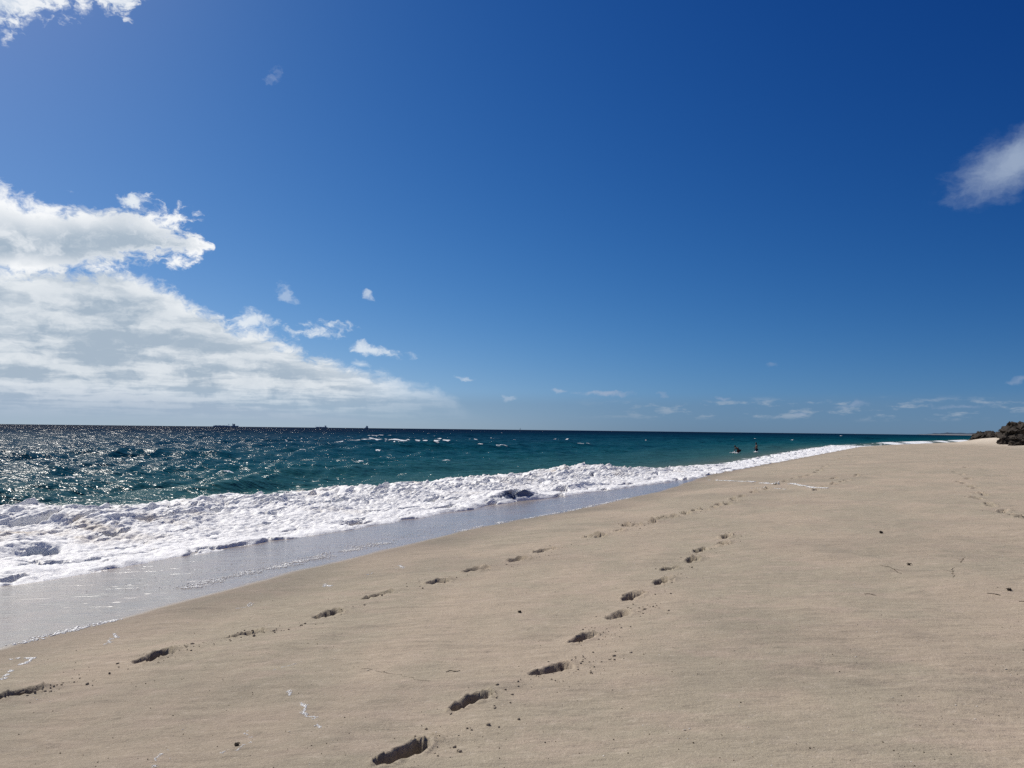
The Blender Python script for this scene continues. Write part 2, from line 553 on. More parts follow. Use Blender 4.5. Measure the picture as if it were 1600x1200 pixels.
def plain(name, color, rough=0.7, var=0.25, scale=8.0, spec=0.3, bmp=0.0, bdist=0.02):
    m, t, b = new_mat(name)
    p = node(t, 'ShaderNodeTexCoord').outputs['Object']
    n = noise(t, p, scale, 5, 0.6)
    dark = tuple(c * (1 - var) for c in color); lite = tuple(min(1, c * (1 + var)) for c in color)
    setin(t, b.inputs['Base Color'], mix(t, n.step(0.3, 0.7), dark, lite))
    b.inputs['Roughness'].default_value = rough
    b.inputs['Specular IOR Level'].default_value = spec
    if bmp: t.links.new(bump(t, n, bmp, bdist), b.inputs['Normal'])
    return m


M_SAND = sand_material()
M_WATER = water_material()
M_FOAM = foam_material()
M_BUBBLE = plain('stranded foam', (0.80, 0.79, 0.75), 0.35, 0.1, 60, 0.5)
M_CLOD = plain('sand clod', (0.30, 0.25, 0.19), 0.95, 0.3, 40, 0.1)
M_SHELL = plain('shell', (0.75, 0.70, 0.62), 0.4, 0.12, 50, 0.4)
M_WEED = plain('dried seaweed', (0.035, 0.025, 0.016), 0.8, 0.4, 60, 0.3)
M_ROCK = plain('dark limestone', (0.040, 0.033, 0.027), 0.92, 0.55, 1.3, 0.2, 0.9, 0.25)
M_HULL = plain('ship hull', (0.33, 0.41, 0.50), 0.7, 0.1, 0.05)  # hull colour paled to blue-grey to stand in for haze
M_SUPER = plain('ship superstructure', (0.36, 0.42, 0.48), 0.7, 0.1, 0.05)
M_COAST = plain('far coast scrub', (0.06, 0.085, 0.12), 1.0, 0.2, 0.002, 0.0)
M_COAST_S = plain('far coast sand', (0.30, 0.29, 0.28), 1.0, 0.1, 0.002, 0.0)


# ------------------------------------------------------------------ the beach
FOOTPRINTS = [(-3.753, 5.973, 0.689, 0.346, 0.1, 0, 1.45),
    (-3.111, 6.85, 0.442, 0.39, 0.1, 1, 1.45),
    (-2.572, 7.565, 0.976, 0.344, 0.095, 2, 1.45),
    (-1.943, 8.37, 0.486, 0.39, 0.1, 3, 1.45),
    (-1.583, 9.265, 0.72, 0.383, 0.1, 4, 1.45),
    (-0.929, 10.015, 0.467, 0.39, 0.1, 5, 1.75),
    (-0.491, 10.933, 0.808, 0.39, 0.105, 6, 1.75),
    (0.117, 11.637, 0.589, 0.39, 0.105, 7, 1.75),
    (0.553, 12.635, 0.685, 0.39, 0.105, 8, 1.75),
    (-0.573, 4.349, 0.662, 0.39, 0.11, 9, 1.05),
    (-0.247, 5.164, 0.68, 0.346, 0.11, 10, 1.05),
    (0.314, 5.853, 0.844, 0.39, 0.07, 11, 1.2),
    (0.626, 6.752, 0.641, 0.33, 0.09, 12, 1.2),
    (1.054, 7.564, 0.62, 0.39, 0.06, 13, 1.2),
    (1.337, 8.458, 0.598, 0.382, 0.11, 14, 1.2),
    (1.789, 9.175, 0.634, 0.39, 0.12, 15, 1.2),
    (2.067, 10.068, 0.556, 0.39, 0.12, 16, 1.2),
    (2.543, 10.822, 0.495, 0.39, 0.12, 17, 1.2),
    (2.85, 11.659, 0.495, 0.39, 0.12, 18, 1.2),
    (3.334, 12.233, 0.63, 0.39, 0.12, 19, 1.2),
    (3.68, 13.243, 0.535, 0.39, 0.12, 20, 1.2),
    (1.466, 14.1, 0.744, 0.375, 0.123, 30, 1.3),
    (1.62, 14.015, 0.408, 0.375, 0.122, 31, 1.3),
    (2.054, 14.66, 0.421, 0.377, 0.123, 32, 1.3),
    (2.352, 15.777, 0.339, 0.379, 0.125, 33, 1.3),
    (2.501, 15.686, 0.63, 0.379, 0.125, 34, 1.3),
    (2.958, 16.081, 0.155, 0.38, 0.126, 35, 1.3),
    (3.333, 16.997, 0.762, 0.382, 0.127, 36, 1.3),
    (3.537, 16.967, 0.386, 0.382, 0.127, 37, 1.3),
    (3.989, 17.608, 0.548, 0.384, 0.128, 38, 1.3),
    (4.431, 18.661, 0.463, 0.387, 0.13, 39, 1.3),
    (4.619, 18.586, 0.719, 0.386, 0.13, 40, 1.3),
    (5.143, 19.572, 0.191, 0.389, 0.131, 41, 1.3),
    (5.474, 20.332, 0.452, 0.391, 0.133, 42, 1.3),
    (5.705, 20.403, 0.442, 0.391, 0.133, 43, 1.3),
    (6.147, 21.2, 0.67, 0.393, 0.134, 44, 1.3),
    (6.427, 22.361, 0.335, 0.396, 0.136, 45, 1.3),
    (6.924, 23.152, 0.474, 0.398, 0.137, 46, 1.3),
    (7.765, 24.679, 0.368, 0.402, 0.139, 47, 1.3),
    (8.551, 25.897, 0.506, 0.405, 0.141, 48, 1.3),
    (9.582, 27.921, 0.587, 0.41, 0.145, 49, 1.3),
    (10.571, 29.789, 0.335, 0.414, 0.148, 50, 1.3),
    (11.535, 31.579, 0.672, 0.419, 0.151, 51, 1.3),
    (12.356, 32.777, 0.635, 0.422, 0.152, 52, 1.3),
    (13.063, 33.837, 0.575, 0.425, 0.154, 53, 1.3),
    (14.253, 36.068, 0.635, 0.43, 0.158, 54, 1.3),
    (15.211, 38.113, 0.397, 0.435, 0.161, 55, 1.3),
    (16.274, 40.38, 0.482, 0.441, 0.165, 56, 1.3),
    (17.482, 42.96, 0.36, 0.447, 0.169, 57, 1.3),
    (18.952, 46.069, 0.46, 0.455, 0.174, 58, 1.3),
    (20.638, 49.6, 0.58, 0.464, 0.179, 59, 1.3),
    (22.619, 53.688, 0.396, 0.474, 0.186, 60, 1.3),
    (24.967, 58.534, 0.44, 0.486, 0.194, 61, 1.3),
    (26.881, 62.072, 0.397, 0.495, 0.199, 62, 1.3),
    (29.383, 67.042, 0.373, 0.508, 0.207, 63, 1.3),
    (9.589, 24.282, 0.399, 0.401, 0.139, 64, 1.3),
    (10.337, 25.586, 0.498, 0.404, 0.141, 65, 1.3),
    (11.28, 26.968, 0.332, 0.407, 0.143, 66, 1.3),
    (11.961, 27.985, 0.535, 0.41, 0.145, 67, 1.3),
    (12.546, 28.828, 0.749, 0.412, 0.146, 68, 1.3),
    (13.916, 31.228, 0.611, 0.418, 0.15, 69, 1.3),
    (14.444, 32.222, 0.471, 0.421, 0.152, 70, 1.3),
    (22.355, 50.718, 0.367, 0.467, 0.181, 71, 1.3),
    (25.723, 57.339, 0.388, 0.483, 0.192, 72, 1.3),
    (12.834, 30.674, 0.754, 0.417, 0.149, 73, 1.3),
    (9.722, 14.707, 0.315, 0.369, 0.074, 90, 1.3),
    (9.876, 15.079, 0.109, 0.37, 0.074, 91, 1.3),
    (10.097, 15.864, 0.357, 0.372, 0.075, 92, 1.3),
    (10.324, 16.246, 0.93, 0.372, 0.075, 93, 1.3),
    (10.695, 17.189, 0.336, 0.374, 0.075, 94, 1.3),
    (10.958, 17.757, 0.485, 0.376, 0.076, 95, 1.3),
    (11.796, 19.404, 0.39, 0.379, 0.077, 96, 1.3),
    (11.907, 19.855, 0.194, 0.38, 0.077, 97, 1.3),
    (12.794, 20.827, -0.043, 0.382, 0.077, 98, 1.3),
    (12.97, 21.401, 0.195, 0.383, 0.078, 99, 1.3),
    (13.945, 23.161, 0.237, 0.386, 0.079, 100, 1.3),
    (14.205, 23.878, 0.476, 0.388, 0.079, 101, 1.3),
    (14.892, 25.428, 0.552, 0.391, 0.08, 102, 1.3),
    (15.145, 26.136, 0.579, 0.392, 0.081, 103, 1.3),
    (16.598, 28.036, 0.386, 0.396, 0.082, 104, 1.3),
    (17.449, 29.888, 0.566, 0.4, 0.083, 105, 1.3),
    (18.842, 32.791, 0.074, 0.406, 0.085, 106, 1.3),
    (20.715, 37.463, 0.676, 0.415, 0.087, 107, 1.3),
    (24.219, 43.543, 0.454, 0.427, 0.091, 108, 1.3),
    (26.559, 47.567, 0.211, 0.435, 0.094, 109, 1.3),
    (29.904, 52.863, 0.447, 0.446, 0.097, 110, 1.3),
    (24.644, 43.259, 0.277, 0.427, 0.091, 111, 1.3),
    (21.748, 36.908, 0.639, 0.414, 0.087, 112, 1.3),
    (36.277, 66.055, 0.756, 0.472, 0.105, 113, 1.3)]     # x, y, heading, length, depth, seed, width factor


def footprint_depth(x, y):
    dz = np.zeros_like(x)
    disturbed = np.zeros_like(x)
    for (fx, fy, hd, L, D, sd_, wf) in FOOTPRINTS:
        k = np.where((np.abs(x - fx) < L * 1.3) & (np.abs(y - fy) < L * 1.3))[0]
        if not len(k): continue
        ex, ey = x[k] - fx, y[k] - fy
        a = (ex * math.sin(hd) + ey * math.cos(hd)) / L
        b = (ex * math.cos(hd) - ey * math.sin(hd)) / (L * wf)
        wob = perlin(a * 2.6 + sd_ * 3.7, b * 2.6 + sd_ * 1.3, 7) * 0.24 + perlin(a * 7 + sd_, b * 7, 9) * 0.05
        side = 1 if sd_ % 2 else -1
        def lobe(a0, b0, ra, rb):
            return np.sqrt(((a - a0) / ra) ** 2 + ((b - b0 * side) / rb) ** 2) + wob
        heel = lobe(-0.30, 0.0, 0.22, 0.14)
        ball = lobe(0.15, 0.02, 0.31, 0.185)
        arch = lobe(-0.07, 0.05, 0.26, 0.135)
        toe = lobe(0.42, -0.06, 0.10, 0.11)
        cut = lambda r, s: 1 - sstep(s, 1.06, r)
        ar = 0.35 + 0.5 * ((sd_ * 37 % 10) / 10.0)
        d = np.maximum.reduce([cut(heel, 0.78) * D * 0.95, cut(ball, 0.70) * D * (0.75 + 0.25 * ((sd_ * 53 % 10) / 10.0)), cut(arch, 0.65) * D * ar, cut(toe, 0.6) * D * 0.9])
        # ball of the foot dug in at its front, heel softer behind
        d = d * (0.85 + 0.35 * np.clip(a + 0.2, -0.4, 0.6))
        r = np.minimum.reduce([heel, ball, arch, toe])
        rim = (0.17 + 0.32 * min(1.0, max(0.0, fy - 8.0) / 12.0)) * D * np.exp(-((r - 1.22) / 0.20) ** 2) * (0.6 + 1.2 * np.clip(perlin(a * 6, b * 6 + sd_, 3), -0.4, 1))
        spill = (0.22 + 0.15 * min(1.0, max(0.0, fy - 8.0) / 12.0)) * D * np.exp(-((a - 0.62) ** 2 / 0.035 + (b) ** 2 / 0.06)) * (0.4 + np.abs(perlin(a * 16, b * 16 + sd_, 5)) * 1.6)
        dz[k] += -d + rim + spill * (d < 0.004)
        disturbed[k] = np.maximum(disturbed[k], np.exp(-np.maximum(r - 0.9, 0) ** 2 / 0.25))
    return dz, disturbed


def sand_height(x, y, fine=True):
    v = offshore(x, y)
    z = sand_base(x, y)
    up = sstep(0.6, -2.0, v)
    rough = sstep(-14, -24, v) * sstep(50, 85, y)
    z = z + (0.032 * fbm(x * 0.35, y * 0.35, 3, 21) + 0.012 * fbm(x * 1.1, y * 1.5, 2, 23)) * up
    z = z + 0.030 * np.exp(-((v + 0.55) / 0.6) ** 2) * (0.5 + perlin(x * 0.4, y * 0.4, 33))        # faint lip above the swash
    # old tracks and hollows, softened by the wind
    for cs_, am, sd0 in ((1.3, 0.016, 301), (0.7, 0.008, 305)):
        wd_ = worley(x / cs_ + 0.3 * perlin(x, y, sd0 + 1), y / (cs_ * 1.4), sd0)
        z = z - am * np.exp(-(wd_ / 0.26) ** 2) * up * sstep(-0.3, 0.5, perlin(x * 0.25, y * 0.25, sd0 + 2))
    # wind and backwash marks, drawn out across the view
    cs, sn = math.cos(-0.16), math.sin(-0.16)
    xa, ya = x * cs + y * sn, -x * sn + y * cs
    st = fbm(xa * 0.9, ya * 4.2, 3, 41)
    z = z + 0.0075 * st * up * (0.5 + sstep(-0.2, 0.5, perlin(x * 0.3, y * 0.3, 44)))
    z = z + 0.0036 * fbm(xa * 5.0, ya * 13.0, 2, 47) * up
    if fine: z = z + 0.0016 * fbm(x * 28, y * 28, 2, 51) * up
    z = z + rough * (0.16 * fbm(x * 0.45, y * 0.16, 3, 61) + 0.10 * np.abs(perlin(x * 1.3, y * 0.5, 63)))
    fd, dist = footprint_depth(x, y)
    return z + fd, dist


def fan(center_y, depths, tans):
    d = np.asarray(depths)[:, None]; t = np.asarray(tans)[None, :]
    return (d * t), np.broadcast_to(center_y + d, (len(depths), len(tans)))


def grid_faces(nr, nc, keep=None):
    i = np.arange(nr * nc).reshape(nr, nc)
    f = np.stack([i[:-1, :-1], i[:-1, 1:], i[1:, 1:], i[1:, :-1]], -1).reshape(-1, 4)
    if keep is not None:
        k = keep.reshape(nr, nc)
        q = (k[:-1, :-1] | k[:-1, 1:] | k[1:, 1:] | k[1:, :-1]).ravel()
        f = f[q]
    return f


def compact(verts, faces, attrs):
    used = np.zeros(len(verts), bool); used[faces.ravel()] = True
    idx = np.cumsum(used) - 1
    return verts[used], idx[faces], {k: a[used] for k, a in attrs.items()}


def progression(start, stops):
    out = [start]
    for end, rate in stops:
        while out[-1] < end: out.append(out[-1] * (1 + rate))
    return np.array(out)


def build_sand():
    cy = -2.0
    dep = progression(0.8, [(4.8, 0.02), (9.5, 0.0028), (19, 0.0042), (45, 0.0052), (125, 0.0075), (520, 0.025)])
    core = np.arange(-0.76, 0.76, 0.00225)
    ext = 0.76 * np.exp(np.linspace(0, 1.9, 36)[1:])
    tans = np.concatenate([-ext[::-1], core, ext])
    X, Y = fan(cy, dep, tans)
    x, y = X.ravel(), Y.ravel().copy()
    v = offshore(x, y)
    keep = (v < 22)
    z, dist = sand_height(x, y)
    edge = 0.10 * fbm(x * 0.8, y * 0.8, 3, 71)
    ve = v + edge - 0.8 * sstep(30, 45, y)
    wet = sstep(-0.30, 0.40, ve)
    damp = sstep(-1.9, 0.1, ve + 0.5 * perlin(x * 0.35, y * 0.35, 77)) * 0.88
    # a lobe that ran further up the beach and is still damp
    damp = np.maximum(damp, 0.30 * sstep(1.0, 0.7, ((x - 9.6) / 5.2) ** 2 + ((y - 31.5) / 3.6) ** 2 + 0.3 * fbm(x * 0.4, y * 0.4, 2, 79)))
    damp = np.maximum(damp, 0.75 * np.clip(dist * 1.3 - 0.35, 0, 1) * (z < sand_base(x, y) - 0.006))  # footprint pits: damp sand, darkened further to paint in their shade
    damp = np.maximum(damp, 0.32 * sstep(0.05, 0.6, fbm(x * 0.22, y * 0.30, 4, 85)) * sstep(-14, -5, v) * sstep(0.2, -0.4, v))
    dry = sstep(-15, -26, v + 3 * fbm(x * 0.12, y * 0.12, 3, 81)) * sstep(60, 95, y)
    dry = np.maximum(dry, np.exp(-(((x - 71.5) / 5.5) ** 2 + ((y - 112) / 8) ** 2)))
    f = grid_faces(len(dep), len(tans), keep)
    verts = np.stack([x, y, z], -1)
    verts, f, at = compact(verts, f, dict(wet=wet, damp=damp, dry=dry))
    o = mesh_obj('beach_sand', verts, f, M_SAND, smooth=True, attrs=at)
    tag(o, 'smooth tan sand beach with footprints and a wet swash edge', kind='structure')
    return o


build_sand()


# ------------------------------------------------------------------ the sea
WHITECAPS = [(-12.66, 99.003, 3.826, 0.9, 0.45),
    (-13.142, 88.45, 1.788, 0.5, 0.2),
    (-13.718, 79.855, 1.215, 0.5, 0.2),
    (9.743, 169.969, 2.554, 1.2, 0.4),
    (12.744, 172.343, 2.304, 1.2, 0.4),
    (-19.855, 72.719, 1.633, 0.6, 0.3),
    (-52.925, 120.402, 4.384, 1.1, 0.3),
    (30.556, 175.912, 1.785, 1.0, 0.4),
    (-4.558, 55.658, 0.931, 0.3, 0.1),
    (-14.108, 37.952, 1.147, 0.3, 0.12),
    (-14.103, 36.325, 0.844, 0.3, 0.1),
    (-8.775, 550.608, 4.589, 2.5, 0.6),
    (17.494, 515.019, 6.871, 2.5, 0.6),
    (49.059, 213.855, 1.828, 1.2, 0.4),
    (81.588, 257.61, 4.053, 1.2, 0.3),
    (90.884, 249.042, 3.093, 1.5, 0.3),
    (287.85, 670.916, 3.65, 2.5, 0.6),
    (349.762, 755.182, 4.161, 2.5, 0.6),
    (-60.621, 178.275, 4.08, 1.5, 0.4),
    (-36.675, 125.739, 1.746, 1.2, 0.4),
    (-19.339, 33.422, 0.965, 0.3, 0.1),
    (-10.687, 53.96, 1.008, 0.4, 0.15),
    (-38.946, 591.481, 5.928, 3, 0.6),
    (90.099, 828.009, 9.717, 3, 0.6)]     # x, y, width, depth, height
SWELLS = [(-10.741, 29.728, 3.2, 1.3, 0.42),
    (-10.117, 20.14, 2.0, 1.0, 0.18),
    (-11.535, 90.228, 9, 2.5, 0.5),
    (-33.337, 54.379, 8, 2.5, 0.5),
    (40.201, 119.143, 9, 2.2, 0.45),
    (11.321, 149.71, 10, 3, 0.45),
    (-9.819, 39.674, 7, 2.2, 0.2)]       # x, y, half length, half width, height


def foam_w(x, y):
    """0 at the leading edge of the whitewater, 1 at its ridge, more beyond."""
    f, r = front_x(y), ridge_x(y)
    return (f - x) / np.maximum(f - r, 0.3)


def sea_height(x, y, res):
    rng = np.random.RandomState(5)
    v = offshore(x, y)
    z = np.zeros_like(x)
    crest = np.zeros_like(x)
    wn = math.atan2(0.46, -0.885)       # the seaward normal
    wx = x + 2.2 * perlin(x * 0.03, y * 0.03, 90) ; wy = y + 2.5 * perlin(x * 0.035, y * 0.03, 91)
    for lam, amp, n, spread in ((26, 0.20, 3, 0.3), (13, 0.13, 6, 0.4), (7, 0.095, 8, 0.55), (3.6, 0.060, 9, 0.65), (1.8, 0.032, 9, 0.75), (0.85, 0.014, 8, 0.9)):
        fade = sstep(lam * 0.55, lam * 0.22, res)
        if lam >= 13: fade = fade * sstep(2, 45, v)
        else: fade = fade * sstep(2, 22, v)
        if not np.any(fade > 0): continue
        mod = 0.65 + 0.7 * np.clip(perlin(x / (lam * 3.1), y / (lam * 3.1), int(lam * 10)) + 0.3, 0, 1.2)
        for _ in range(n):
            th = wn + rng.normal(0, spread) - 0.15
            L = lam * rng.uniform(0.75, 1.3)
            k = 2 * math.pi / L
            s = np.sin(k * (wx * math.cos(th) + wy * math.sin(th)) + rng.uniform(0, 6.28))
            s = 1 - np.abs(s) * 1.55 if rng.rand() < 0.45 else s       # peaked crests among round ones
            h = s * amp / math.sqrt(n) * 1.5 * fade * mod
            z = z + h
    zc = z.copy()
    w = foam_w(x, y)
    near = sstep(2.2, 1.0, w)
    z = z * (1 - 0.8 * near) + 0.03 + 0.10 * sstep(0.3, 0.9, w) * sstep(3.2, 1.2, w)
    for (sx, sy, hl, hw, hh) in SWELLS:
        sl = math.atan(0.52)
        ex, ey = x - sx, y - sy
        al = ex * math.sin(sl) + ey * math.cos(sl); ac = ex * math.cos(sl) - ey * math.sin(sl)
        ac = ac + 0.15 * hw * perlin(al * 0.4, sx, 3)
        prof = np.where(ac > 0, np.exp(-(ac / (hw * 0.5)) ** 2), np.exp(-(ac / (hw * 1.3)) ** 2))
        z = z + hh * prof * np.exp(-(al / hl) ** 2)
    foam = np.zeros_like(x)
    for (cx, cy, wd, dp, hh) in WHITECAPS:
        k = np.where((np.abs(x - cx) < wd * 1.5) & (np.abs(y - cy) < dp * 4 + 1.5))[0]
        if not len(k): continue
        ex, ey = x[k] - cx, y[k] - cy
        ey = ey - ex * 0.25 - dp * 0.8 * perlin(ex / wd * 3 + cx, cy, 8)
        g = np.exp(-(ex / (wd * 0.5)) ** 2)
        z[k] += hh * g * np.exp(-(ey / (dp * 1.5)) ** 2)
        foam[k] = np.maximum(foam[k], g * np.exp(-(ey / dp) ** 4) * (0.45 + 0.9 * perlin(ex / wd * 8, ey / dp * 1.6 + cx, 4)) * 1.5)
    # scattered small breaking crests over open water: the highest crests, in patches
    sel = (v > 25) & (y < 700)
    lev = (zc / (0.10 + np.abs(zc[sel]).mean())) * 0.55 + 0.9 * (perlin(x * 0.14, y * 0.06, 95) + 0.9 * perlin(x * 0.9, y * 0.3, 97)) + 0.35 * perlin(x * 0.012, y * 0.005, 99)
    hi_ = np.percentile(lev[sel], 99.65)
    foam = np.maximum(foam, sstep(hi_, hi_ + 0.30, lev) * sstep(18, 50, v) * 0.95 * sstep(330, 110, y))
    # lacy leftovers just behind the whitewater
    lf = sstep(2.5, 1.05, w) * sstep(0.02, 0.55, fbm(x * 0.55, y * 0.9, 4, 98)) * 0.75
    foam = np.maximum(foam, lf * sstep(400, 120, y))
    # far surf beyond the point of the beach
    fs = np.exp(-((v - 4.5) / 3.5) ** 2) * sstep(140, 175, y) * (0.55 + 0.6 * perlin(x * 0.08, y * 0.04, 12))
    z = z + 0.45 * np.exp(-((v - 6) / 3.0) ** 2) * sstep(140, 175, y)
    foam = np.maximum(foam, fs * 1.3)
    return z, foam, v


def build_sea():
    cy = -5.0
    dep = progression(7.0, [(70, 0.0062), (420, 0.010), (1500, 0.02), (26000, 0.06)])
    core = np.arange(-0.86, 0.72, 0.0019)
    extl = 0.86 * np.exp(np.linspace(0, 1.7, 40)[1:])
    extr = 0.72 * np.exp(np.linspace(0, 1.7, 30)[1:])
    tans = np.concatenate([-extl[::-1], core, extr])
    X, Y = fan(cy, dep, tans)
    x, y = X.ravel(), Y.ravel().copy()
    dd = np.gradient(dep)
    res = np.repeat(np.maximum(dd, dep * 0.0019 * 0.7), len(tans))
    v = offshore(x, y)
    keep = v > 1.5
    z, foam, v = sea_height(x, y, res)
    f = grid_faces(len(dep), len(tans), keep)
    verts = np.stack([x, y, z], -1)
    verts, f, at = compact(verts, f, dict(offshore=np.maximum(v - 4.0, 1.0), foam=np.clip(foam, 0, 1)))
    o = mesh_obj('sea_water', verts, f, M_WATER, smooth=True, attrs=at)
    tag(o, 'choppy teal and navy sea reaching the horizon', kind='structure')


build_sea()


def build_whitewater():
    yy = progression(8.0, [(40, 0.0021), (150, 0.0042)])
    W = np.concatenate([np.linspace(-0.06, 1.0, 290), np.linspace(1.0, 1.75, 60)[1:]])
    nr, nc = len(yy), len(W)
    Y = np.repeat(yy[:, None], nc, 1)
    fx, rx = front_x(yy)[:, None], ridge_x(yy)[:, None]
    span = np.maximum(fx - rx, 1.2)
    X = fx - W[None, :] * span
    x, y, w = X.ravel(), Y.ravel(), np.repeat(W[None, :], nr, 0).ravel()
    # ragged leading edge
    x = x + 0.30 * fbm(y * 0.7, y * 0.0 + 2, 4, 110) * sstep(0.5, 0.0, w)
    sl = 0.5
    al = (x * 0.45 + y * 0.89); ac = (x * 0.89 - y * 0.45)
    far = sstep(38, 60, y)
    base = np.maximum(sand_base(x, y), 0.03 + 0.10 * sstep(0.3, 0.9, w) * sstep(1.9, 1.2, w))
    # heave of the spent wave
    ridge_h = 0.05 + 0.10 * perlin(al * 0.28, 0 * al, 120) + 0.10 * perlin(al * 0.8, 0 * al + 4, 121)
    for a0, wd, hh in [(11.587, 1.2, 0.2), (16.522, 1.4, 0.12), (36.534, 3.0, 0.26), (38.892, 2.0, 0.12), (12.496, 0.8, -0.08)]:
        ridge_h = ridge_h + hh * np.exp(-((al - a0) / wd) ** 2)
    ridge_h = ridge_h * (1 - 0.72 * far)
    shift = 0.16 * perlin(al * 0.35, 0 * al + 9, 123)
    prof = sstep(0.10, 0.92 + 0.0, w + shift) * sstep(1.45, 0.98, w + shift * 0.6)
    z = base + ridge_h * prof
    front_l = sstep(-0.02, 0.045, w)
    z = z + 0.035 * front_l * (0.6 + 0.9 * np.clip(perlin(al * 0.9, 0 * al + 3, 125) + 0.2, 0, 1))
    # second and third rollers inside the whitewater
    face = np.zeros_like(x)
    for a0, al_w, w0, ww, hh in [(23.613, 1.2, 0.109, 0.2, 0.34),
    (20.977, 1.3, 0.038, 0.15, 0.07),
    (8.562, 0.9, 0.307, 0.14, 0.2),
    (10.629, 0.9, 0.709, 0.16, 0.2),
    (11.707, 0.6, 0.591, 0.12, 0.18),
    (7.496, 0.6, 0.092, 0.08, 0.09),
    (9.081, 0.4, 0.005, 0.07, 0.07),
    (11.922, 0.5, 0.037, 0.1, 0.06),
    (29.544, 2.2, 0.273, 0.14, 0.22),
    (18.466, 1.5, 0.174, 0.12, 0.06)]:
        wc = w - w0 - 0.05 * perlin(al * 0.9, 0 * al + a0, 126)
        pr = np.where(wc < 0, np.exp(-(wc / (ww * 0.26)) ** 2), np.exp(-(wc / (ww * 1.5)) ** 2))
        z = z + hh * pr * np.exp(-((al - a0) / al_w) ** 2)
        if hh > 0.3:       # shade painted on the front of the curl, just before it folds over
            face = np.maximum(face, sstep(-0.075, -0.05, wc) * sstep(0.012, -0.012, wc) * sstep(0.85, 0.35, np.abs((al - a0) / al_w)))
    # tumbling lumps of foam at several sizes
    ux, uy = al * 0.75, ac * 1.15
    wx = ux + 0.25 * perlin(ux * 1.3, uy * 1.3, 130); wy = uy + 0.25 * perlin(ux * 1.3, uy * 1.3 + 7, 131)
    act = (0.45 + 0.55 * sstep(-0.35, 0.4, perlin(al * 0.35, ac * 0.5, 132))) * (1 - 0.55 * far)
    live = act * front_l * (0.5 + 0.8 * sstep(0.25, 0.85, w))
    def dome(s, seed, p=0.55): return np.clip(1 - worley(wx / s, wy / s, seed) ** 2 * 1.3, 0, 1) ** p
    lump = (0.07 * dome(0.85, 140) * dome(0.9, 141) + 0.060 * dome(0.42, 142) + 0.095 * dome(0.22, 143, 0.8) * (1 - 0.4 * far)
            + 0.075 * dome(0.115, 144, 0.8) * (1 - 0.8 * far) + 0.022 * perlin(wx * 24, wy * 24, 145) * (1 - far))
    spray = np.clip(perlin(wx * 2.3, wy * 2.3, 150) - 0.25, 0, 1) * 0.34 * sstep(0.55, 0.95, w) * sstep(1.25, 1.0, w) * (1 - far)
    z = z + (1 - 0.5 * face) * lump * (0.55 + 0.55 * live) * front_l * (0.50 + 0.50 * sstep(0.0, 0.30, w)) + spray - 0.055 - 0.055 * sstep(0.0, 0.3, w)
    # gaps: the sheet dips under the water where foam has thinned out
    thin = fbm(wx * 0.9, wy * 1.5, 5, 160)
    hole = sstep(0.10, 0.5, thin + 0.9 * sstep(1.0, 1.6, w) - 0.22 * sstep(0.0, 0.25, w) * sstep(1.1, 0.8, w) - 0.10)
    hole = np.maximum(hole, sstep(1.35, 1.72, w))
    hole = np.maximum(hole, sstep(0.02, -0.05, w))
    hole = np.maximum(hole, sstep(0.25, 0.6, thin) * far * 0.9)
    z = z - hole * 0.34
    # shove crests towards the shore so that they overhang a little
    push = np.clip(z - base - 0.22, 0, 1) * 0.45
    x = x + push * 0.87; y = y - push * 0.40
    sandy = sstep(-0.1, 0.5, perlin(al * 0.22, ac * 0.35, 170)) * sstep(0.15, 0.5, w) * (1 - far) * 0.9
    f = grid_faces(nr, nc)
    verts = np.stack([x, y, z], -1)
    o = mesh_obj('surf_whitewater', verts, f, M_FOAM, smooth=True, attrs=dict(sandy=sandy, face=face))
    tag(o, 'long band of white tumbling surf foam along the waterline', 'surf foam', kind='stuff')


build_whitewater()


# ------------------------------------------------------------------ small things on the sand
ICO_V = None


def ico():
    p = (1 + 5 ** 0.5) / 2
    v = np.array([(-1, p, 0), (1, p, 0), (-1, -p, 0), (1, -p, 0), (0, -1, p), (0, 1, p), (0, -1, -p), (0, 1, -p), (p, 0, -1), (p, 0, 1), (-p, 0, -1), (-p, 0, 1)], float)
    v /= np.linalg.norm(v[0])
    f = np.array([(0, 11, 5), (0, 5, 1), (0, 1, 7), (0, 7, 10), (0, 10, 11), (1, 5, 9), (5, 11, 4), (11, 10, 2), (10, 7, 6), (7, 1, 8),
                  (3, 9, 4), (3, 4, 2), (3, 2, 6), (3, 6, 8), (3, 8, 9), (4, 9, 5), (2, 4, 11), (6, 2, 10), (8, 6, 7), (9, 8, 1)])
    return v, f


def scatter_lumps(name, pts, sizes, mat, rng, flat=(0.5, 0.9), sink=0.15, jag=0.28, smooth=False):
    iv, f0 = ico()
    n = len(pts)
    V_ = np.repeat(iv[None], n, 0) * (1 + rng.uniform(-jag, jag, (n, 12, 1)))
    sc = np.stack([sizes * rng.uniform(0.7, 1.3, n), sizes * rng.uniform(0.7, 1.3, n), sizes * rng.uniform(*flat, n)], -1)
    V_ = V_ * sc[:, None, :]
    th = rng.uniform(0, 6.28, n); c, s = np.cos(th)[:, None], np.sin(th)[:, None]
    X = V_[..., 0] * c - V_[..., 1] * s; Y_ = V_[..., 0] * s + V_[..., 1] * c
    V_ = np.stack([X, Y_, V_[..., 2]], -1)
    z, _ = sand_height(pts[:, 0], pts[:, 1])
    c0 = np.stack([pts[:, 0], pts[:, 1], z + sc[:, 2] * (1 - 2 * sink) * 0.6], -1)
    V_ = (V_ + c0[:, None, :]).reshape(-1, 3)
    F_ = (f0[None] + (np.arange(n) * 12)[:, None, None]).reshape(-1, 3)
    return mesh_obj(name, V_, F_, mat, smooth=smooth)


